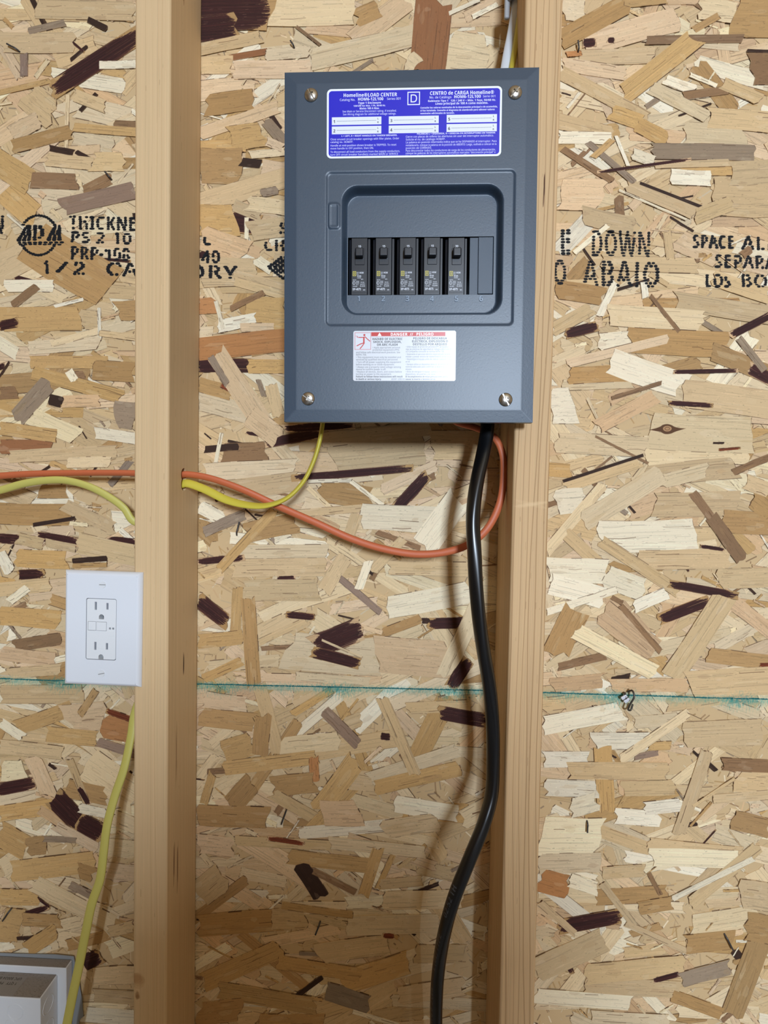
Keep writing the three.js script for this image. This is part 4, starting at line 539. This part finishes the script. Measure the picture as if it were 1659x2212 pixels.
// ------------------------------------------------------------------ junction box low on the left
{
  const q = (x, y, z) => at(x, y, z), pv = mat(0.72, 0.75, 0.79, 0.4), frontTR = q(87, 2158, 0.049), stepTR = q(143, 2092, 0.016), X0 = -0.30, Y0 = 0.60, backTR = q(176, 2052, 0.003);
  const dustTex = (() => { const c = canvas(512, 256), x = c.getContext('2d'), R = rng(12); x.fillStyle = '#8f8a86'; x.fillRect(0, 0, 512, 256); for (let i = 0; i < 5000; i++) { const v = 90 + R() * 80 | 0; x.fillStyle = `rgba(${v},${v * 0.96 | 0},${v * 0.92 | 0},0.5)`; x.fillRect(R() * 512, R() * 256, 1 + R() * 4, 1 + R() * 3); } for (let i = 0; i < 120; i++) { x.fillStyle = `rgba(70,60,52,${R() * 0.5})`; x.beginPath(); x.ellipse(R() * 512, R() * 256, 1 + R() * 5, 1 + R() * 2, R() * 3, 0, 7); x.fill(); } return ctex(c); })();
  const dust = new THREE.MeshPhysicalMaterial({ map: dustTex, roughness: 0.9, specularIntensity: 0.2 }), liner = mat(0.27, 0.29, 0.31, 0.7);
  const j = thing('junction_box', 'white plastic junction box with dusty top and round knockouts set in the sheathing', 'junction box', [X0, Y0, 0]);
  const B = (x1, y1, z0, z1, m, name, parent = j) => part(name, new RoundedBoxGeometry(x1 - X0, y1 - Y0, z1 - z0, 2, 0.0012).translate((x1 - X0) / 2, (y1 - Y0) / 2, (z0 + z1) / 2), m, parent);
  { const R = rng(77), edge = [[-200, 2056], [-60, 2057], [0, 2058], [60, 2060], [120, 2063], [158, 2066], [163, 2085], [167, 2105], [172, 2120], [174, 2140], [176, 2160], [179, 2180], [181, 2196], [172, 2206], [168, 2225], [160, 2330], [-200, 2330]].map(([x, y], i) => { const v = q(x + (R() - 0.5) * 3, y + (R() - 0.5) * 3, 0.003); return new THREE.Vector2(v.x - X0, v.y - Y0); });
    const g = new THREE.ExtrudeGeometry(new THREE.Shape(edge), { depth: 0.0010, bevelEnabled: false }); g.translate(0, 0, 0.0021); part('torn_liner', g, liner, j).userData.label = 'grey torn liner round the box'; } void backTR; B(stepTR.x, stepTR.y, 0.0032, 0.016, pv, 'mounting_flange'); const bx = B(frontTR.x, frontTR.y, 0.016, 0.049, pv, 'box_body');
  const topD = (x1, y1, z0, z1) => { const g = new THREE.BoxGeometry(x1 - X0 - 0.003, 0.0006, z1 - z0); g.translate((x1 - X0) / 2, y1 - Y0 + 0.0002, (z0 + z1) / 2); return g; };
  part('settled_dust', topD(frontTR.x, frontTR.y, 0.0165, 0.048), dust, bx); part('settled_dust', topD(stepTR.x, stepTR.y, 0.004, 0.0152), dust, j);
  // paper sticker on the dusty top
  { const c = canvas(384, 160), x = c.getContext('2d'); x.fillStyle = '#8d8a88'; x.fillRect(0, 0, 384, 160); x.fillStyle = '#4a4642'; x.font = 'bold 30px sans-serif'; x.save(); x.translate(384, 160); x.rotate(Math.PI); x.fillText('UPC 80024 BX TOWNS', 30, 146); x.fillText('1 QTY   PK', 40, 104); for (let i = 0, px = 190; i < 24; i++) { const w = 2 + (i * 7 % 5); x.fillRect(px, 14, w, 50); px += w + 3; } x.restore();
    const g = new THREE.BoxGeometry(0.062, 0.0002, 0.026); const p = g.attributes; void p; g.translate(frontTR.x - X0 - 0.066, frontTR.y - Y0 + 0.0006, 0.034); part('sticker', g, new THREE.MeshPhysicalMaterial({ map: ctex(c), roughness: 0.8 }), bx); }
  const ring = (r) => new THREE.TorusGeometry(r, 0.0004, 8, 40);
  { const k = q(33, 2186, 0.049); part('knockout', ring(0.0096).translate(k.x - X0, k.y - Y0, 0.049), pv, bx); const k2 = q(22, 2213, 0.049); part('knockout', ring(0.006).translate(k2.x - X0, k2.y - Y0, 0.049), pv, bx); }
  for (const dy of [-0.021, -0.052]) part('knockout', ring(0.0098).rotateY(Math.PI / 2).translate(frontTR.x - X0, frontTR.y - Y0 + dy, 0.0345), pv, bx);
}

// ------------------------------------------------------------------ cables
const yellow = mat(0.60, 0.50, 0.055, 0.42), yellowDull = mat(0.56, 0.50, 0.12, 0.5), orange = mat(0.56, 0.135, 0.050, 0.5), whiteJ = mat(0.62, 0.64, 0.66, 0.45);
function printed(base, ink, texts, turn = 0, W = 2048) { const c = canvas(W, 64), x = c.getContext('2d'); x.fillStyle = base; x.fillRect(0, 0, W, 64); x.fillStyle = ink; x.font = 'bold 11px sans-serif'; for (const [s, px, py] of texts) { x.save(); x.translate(px, py); x.rotate(turn); x.scale(turn ? 1.7 : 2.6, 0.9); x.fillText(s, 0, 0); x.restore(); } const t = ctex(c); t.wrapS = THREE.RepeatWrapping; t.wrapT = THREE.RepeatWrapping; return t; }
const P = (x, y, z) => at(x, y, z);
{
  // orange: across the left bay, through the stud, round behind the black cable and up into the panel
  const pts = [P(-60, 1034, 0.028), P(0, 1028, 0.03), P(70, 1023.5, 0.033), P(180, 1021.5, 0.038), P(284, 1022, 0.044), V3(0.006, HOLE_O.y, 0.047), V3(0.034, HOLE_O.y, 0.047), P(402, 1024.5, 0.048), P(450, 1032, 0.050), P(520, 1056, 0.050), P(600, 1093, 0.048), P(680, 1128, 0.048), P(760, 1164, 0.048), P(830, 1186, 0.05), P(900, 1197, 0.052), P(960, 1193, 0.054), P(1010, 1177, 0.056), P(1050, 1145, 0.056), P(1078, 1092, 0.054), P(1088, 1030, 0.052), P(1084, 975, 0.05), P(1066, 943, 0.046), P(1030, 925, 0.042), P(992, 914, 0.04), P(981, 909, 0.041)];
  solo('electrical_cable', cable(pts, 0.0042, 0.0031, (u) => 0.4 + Math.sin(u * 7) * 0.5, 320), orange, 'orange electrical cable looping from the pale stud up into the grey panel', 'cable');
  // yellow from the panel to the stud
  const c = [P(699, 893, 0.05), P(698, 905, 0.05), P(691, 950, 0.052), P(676, 1000, 0.054), P(652, 1045, 0.056), P(618, 1077, 0.058), P(575, 1092, 0.058), P(535, 1091, 0.056), P(490, 1080, 0.053), P(440, 1056, 0.050), P(404, 1044, 0.048), V3(0.034, HOLE_Y.y, 0.047), V3(0.006, HOLE_Y.y, 0.047), V3(-0.008, HOLE_Y.y - 0.008, 0.042), V3(-0.012, HOLE_Y.y - 0.04, 0.032), V3(-0.014, 1.34, 0.028), V3(-0.016, 1.292, 0.03)];
  solo('electrical_cable', cable(c, 0.0049, 0.0025, (u) => (u < 0.28 ? 1.35 : u < 0.5 ? 1.35 - (u - 0.28) * 4.6 : 0.34), 260), yellow, 'yellow electrical cable curving from the panel bottom into the pale stud', 'cable');
  const a = [P(-60, 1072, 0.03), P(0, 1059, 0.03), P(50, 1045, 0.033), P(95, 1038, 0.035), P(140, 1037.5, 0.036), P(190, 1050, 0.036), P(235, 1073, 0.035), P(268, 1098, 0.034), P(286, 1124, 0.032), V3(-0.0165, 1.352, 0.028), V3(-0.020, 1.325, 0.024), V3(-0.022, 1.292, 0.024)];
  solo('electrical_cable', cable(a, 0.0046, 0.0026, (u) => 0.15 + Math.sin(u * 5) * 0.25, 200), yellowDull, 'yellow electrical cable arching under the orange cable above the white outlet', 'cable');
  const b = [V3(-0.014, 1.205, 0.024), V3(-0.013, 1.175, 0.026), P(290, 1545, 0.036), P(283, 1590, 0.042), P(268, 1660, 0.05), P(248, 1720, 0.055), P(231, 1785, 0.060), P(224, 1840, 0.062), P(216, 1900, 0.064), P(199, 1950, 0.066), P(184, 2020, 0.068), P(170, 2090, 0.069), P(157, 2150, 0.07), P(146, 2205, 0.07), P(132, 2280, 0.07), P(120, 2360, 0.07)];
  const pm = new THREE.MeshPhysicalMaterial({ map: printed('#c9c063', '#5d5820', [['AWG 12/2 WITH GROUND', 380, 46], ['NM-B 600 V (UL)', 1150, 46]]), roughness: 0.5 }); pm.map.repeat.set(1 / 0.5, 1);
  solo('electrical_cable', cable(b, 0.0053, 0.0026, (u) => 0.1 + Math.sin(u * 6) * 0.12, 240), pm, 'flat yellow cable with faint print running down past the junction box', 'cable');
  // black
  const k = [P(1055, 893, 0.063), P(1054, 905, 0.064), P(1051, 940, 0.068), P(1043, 985, 0.076), P(1032, 1035, 0.084), P(1024, 1085, 0.09), P(1021, 1130, 0.094), P(1024, 1190, 0.098), P(1028, 1260, 0.10), P(1036, 1340, 0.10), P(1045, 1410, 0.098), P(1056, 1480, 0.092), P(1064, 1560, 0.086), P(1066, 1640, 0.084), P(1062, 1715, 0.088), P(1046, 1775, 0.096), P(1016, 1850, 0.104), P(983, 1935, 0.108), P(958, 2025, 0.106), P(946, 2100, 0.098), P(943, 2170, 0.09), P(943, 2230, 0.086), P(944, 2330, 0.08)];
  const km = new THREE.MeshPhysicalMaterial({ map: printed('#08090c', '#454b54', [['02:52 TH', 1190, 9], ['E (UL) TYPE', 1330, 9], ['AWG 8  3 CDR', 1500, 9], ['600 V', 1600, 9]], Math.PI), roughness: 0.30, clearcoat: 0.25, clearcoatRoughness: 0.25 }); km.map.repeat.set(1 / 0.95, 1);
  solo('electrical_cable', cable(k, 0.0076, 0.0068, (u) => 0.4 + u * 1.2, 400, 36, 0.05, 9), km, 'thick black electrical cable hanging from the panel bottom beside the right stud', 'cable');
  // white and yellow above the panel
  const w = [P(1126, -90, 0.036), P(1119, -20, 0.038), P(1115, 15, 0.04), P(1106, 70, 0.042), P(1097, 115, 0.045), P(1091, 150, 0.048), P(1088, 168, 0.05)];
  solo('electrical_cable', cable(w, 0.0052, 0.0030, (u) => 0.5 - u * 0.5, 90), whiteJ, 'white electrical cable entering the panel top beside a yellow one', 'cable');
  const y2 = [P(1137, -90, 0.040), P(1130, -20, 0.042), P(1126, 15, 0.044), P(1118, 70, 0.047), P(1111, 115, 0.050), P(1105, 150, 0.053), P(1102, 168, 0.054)];
  solo('electrical_cable', cable(y2, 0.0040, 0.0026, (u) => 0.9, 90), yellow, 'yellow electrical cable entering the panel top beside the right stud', 'cable');
}
// clamp holding the two cables at the top of the right stud
{
  const grey = mat(0.36, 0.36, 0.37, 0.5), c = at(1113, 8, 0.0405), g = thing('cable_clamp', 'grey cable clamp round the white cable above the panel', 'clamp', [c.x, c.y, c.z]);
  part('collar', new THREE.TorusGeometry(0.0068, 0.0028, 12, 28).rotateX(Math.PI / 2).translate(0, 0.010, 0), grey, g); part('collar', new THREE.TorusGeometry(0.0066, 0.0022, 12, 28).rotateX(Math.PI / 2).translate(0, 0.004, 0), grey, g);
  part('tail', new RoundedBoxGeometry(0.006, 0.026, 0.005, 3, 0.002).translate(-0.0085, -0.002, -0.002), grey, g);
}

// ------------------------------------------------------------------ staple tips and the hook on the sheathing
{
  const steel = mat(0.07, 0.062, 0.058, 0.5, { metalness: 0.5 });
  const SPOTS = [[43, 112, 14, 94, 'beside the dark diagonal bark strand'], [241, 388, 226, 370, 'above the stamped thickness mark'], [636, 104, 627, 87, 'above the grey panel'], [1249, 113, 1249, 87, 'beside an orange wood sliver'], [511, 1157, 517, 1127, 'below the yellow cable between the studs'], [607, 1782, 619, 1749, 'above a rusty stain'], [692, 1990, 681, 2020, 'lowest between the two studs'], [1268, 1772, 1269, 1799, 'on a cream strand'], [1564, 2016, 1584, 2053, 'low beside a grey strand'], [25, 1962, 5, 1990, 'above the white junction box'], [1340, 2125, 1352, 2150, 'low beside the right stud']];
  for (const [x1, y1, x2, y2, where] of SPOTS.slice(0, 10)) {
    const a = at(x1, y1, 0.002), b = at(x2, y2, 0.0055), m = a.clone().lerp(b, 0.25); m.z += 0.0026;
    solo('staple_tip', cable([a.clone().setZ(0.0012), m, a.clone().lerp(b, 0.6).setZ(0.0052), b], 0.0010, 0.0006, () => 0, 14, 6), steel, 'dark bent staple tip sticking out of the board ' + where, 'staple', 'staple tips poking through the sheathing');
  }
  const c = at(1355, 1503, 0.003), g = thing('metal_hook', 'small bent metal hook with pale tabs on the teal chalk line', 'hook', [c.x, c.y, 0.002]);
  const q = (x, y, z) => { const v = at(x, y, z); return V3(v.x - c.x, v.y - c.y, z - 0.002); };
  part('wire', cable([q(1356, 1494, 0.004), q(1366, 1492, 0.010), q(1370, 1505, 0.013), q(1362, 1520, 0.013), q(1357, 1533, 0.012), q(1362, 1534, 0.011), q(1367, 1521, 0.010)], 0.0011, 0.0011, () => 0, 50, 10), mat(0.07, 0.06, 0.05, 0.4, { metalness: 0.6 }), g);
  const tab = mat(0.62, 0.62, 0.66, 0.3); for (const [x, y, r] of [[1348, 1506, 0.6], [1354, 1513, 0.6]]) { const v = q(x, y, 0.008), m = part('tab', new RoundedBoxGeometry(0.0075, 0.0042, 0.0022, 2, 0.0009), tab, g); m.position.copy(v); m.rotation.z = r; }
  part('shank', cable([q(1350, 1497, 0.0), q(1350, 1499, 0.007), q(1352, 1510, 0.008)], 0.0014, 0.0014, () => 0, 16, 8), mat(0.05, 0.04, 0.035, 0.5), g);
}

// ------------------------------------------------------------------ unseen narrow locker, added behind the camera to shade the lower middle of the wall
{
  const steel = mat(0.16, 0.17, 0.16, 0.5), c = thing('added_shade_locker', 'unseen narrow grey steel locker added to shade the lower middle of the wall', 'locker', [0.575, 0, 1.8]);
  part('body', new RoundedBoxGeometry(0.33, 1.50, 0.30, 2, 0.004).translate(0, 0.75, 0.15), steel, c); const d = part('door', new RoundedBoxGeometry(0.31, 1.42, 0.016, 2, 0.003).translate(0, 0.75, -0.0085), steel, c);
  part('handle', new RoundedBoxGeometry(0.014, 0.10, 0.018, 2, 0.004).translate(0.10, 0.80, -0.026), screwMetal, d); for (const y of [1.27, 1.30, 1.33]) part('vent', new THREE.BoxGeometry(0.12, 0.006, 0.004).translate(0, y, -0.018), mat(0.05, 0.05, 0.05, 0.6), d);
}

renderer.render(scene, camera);
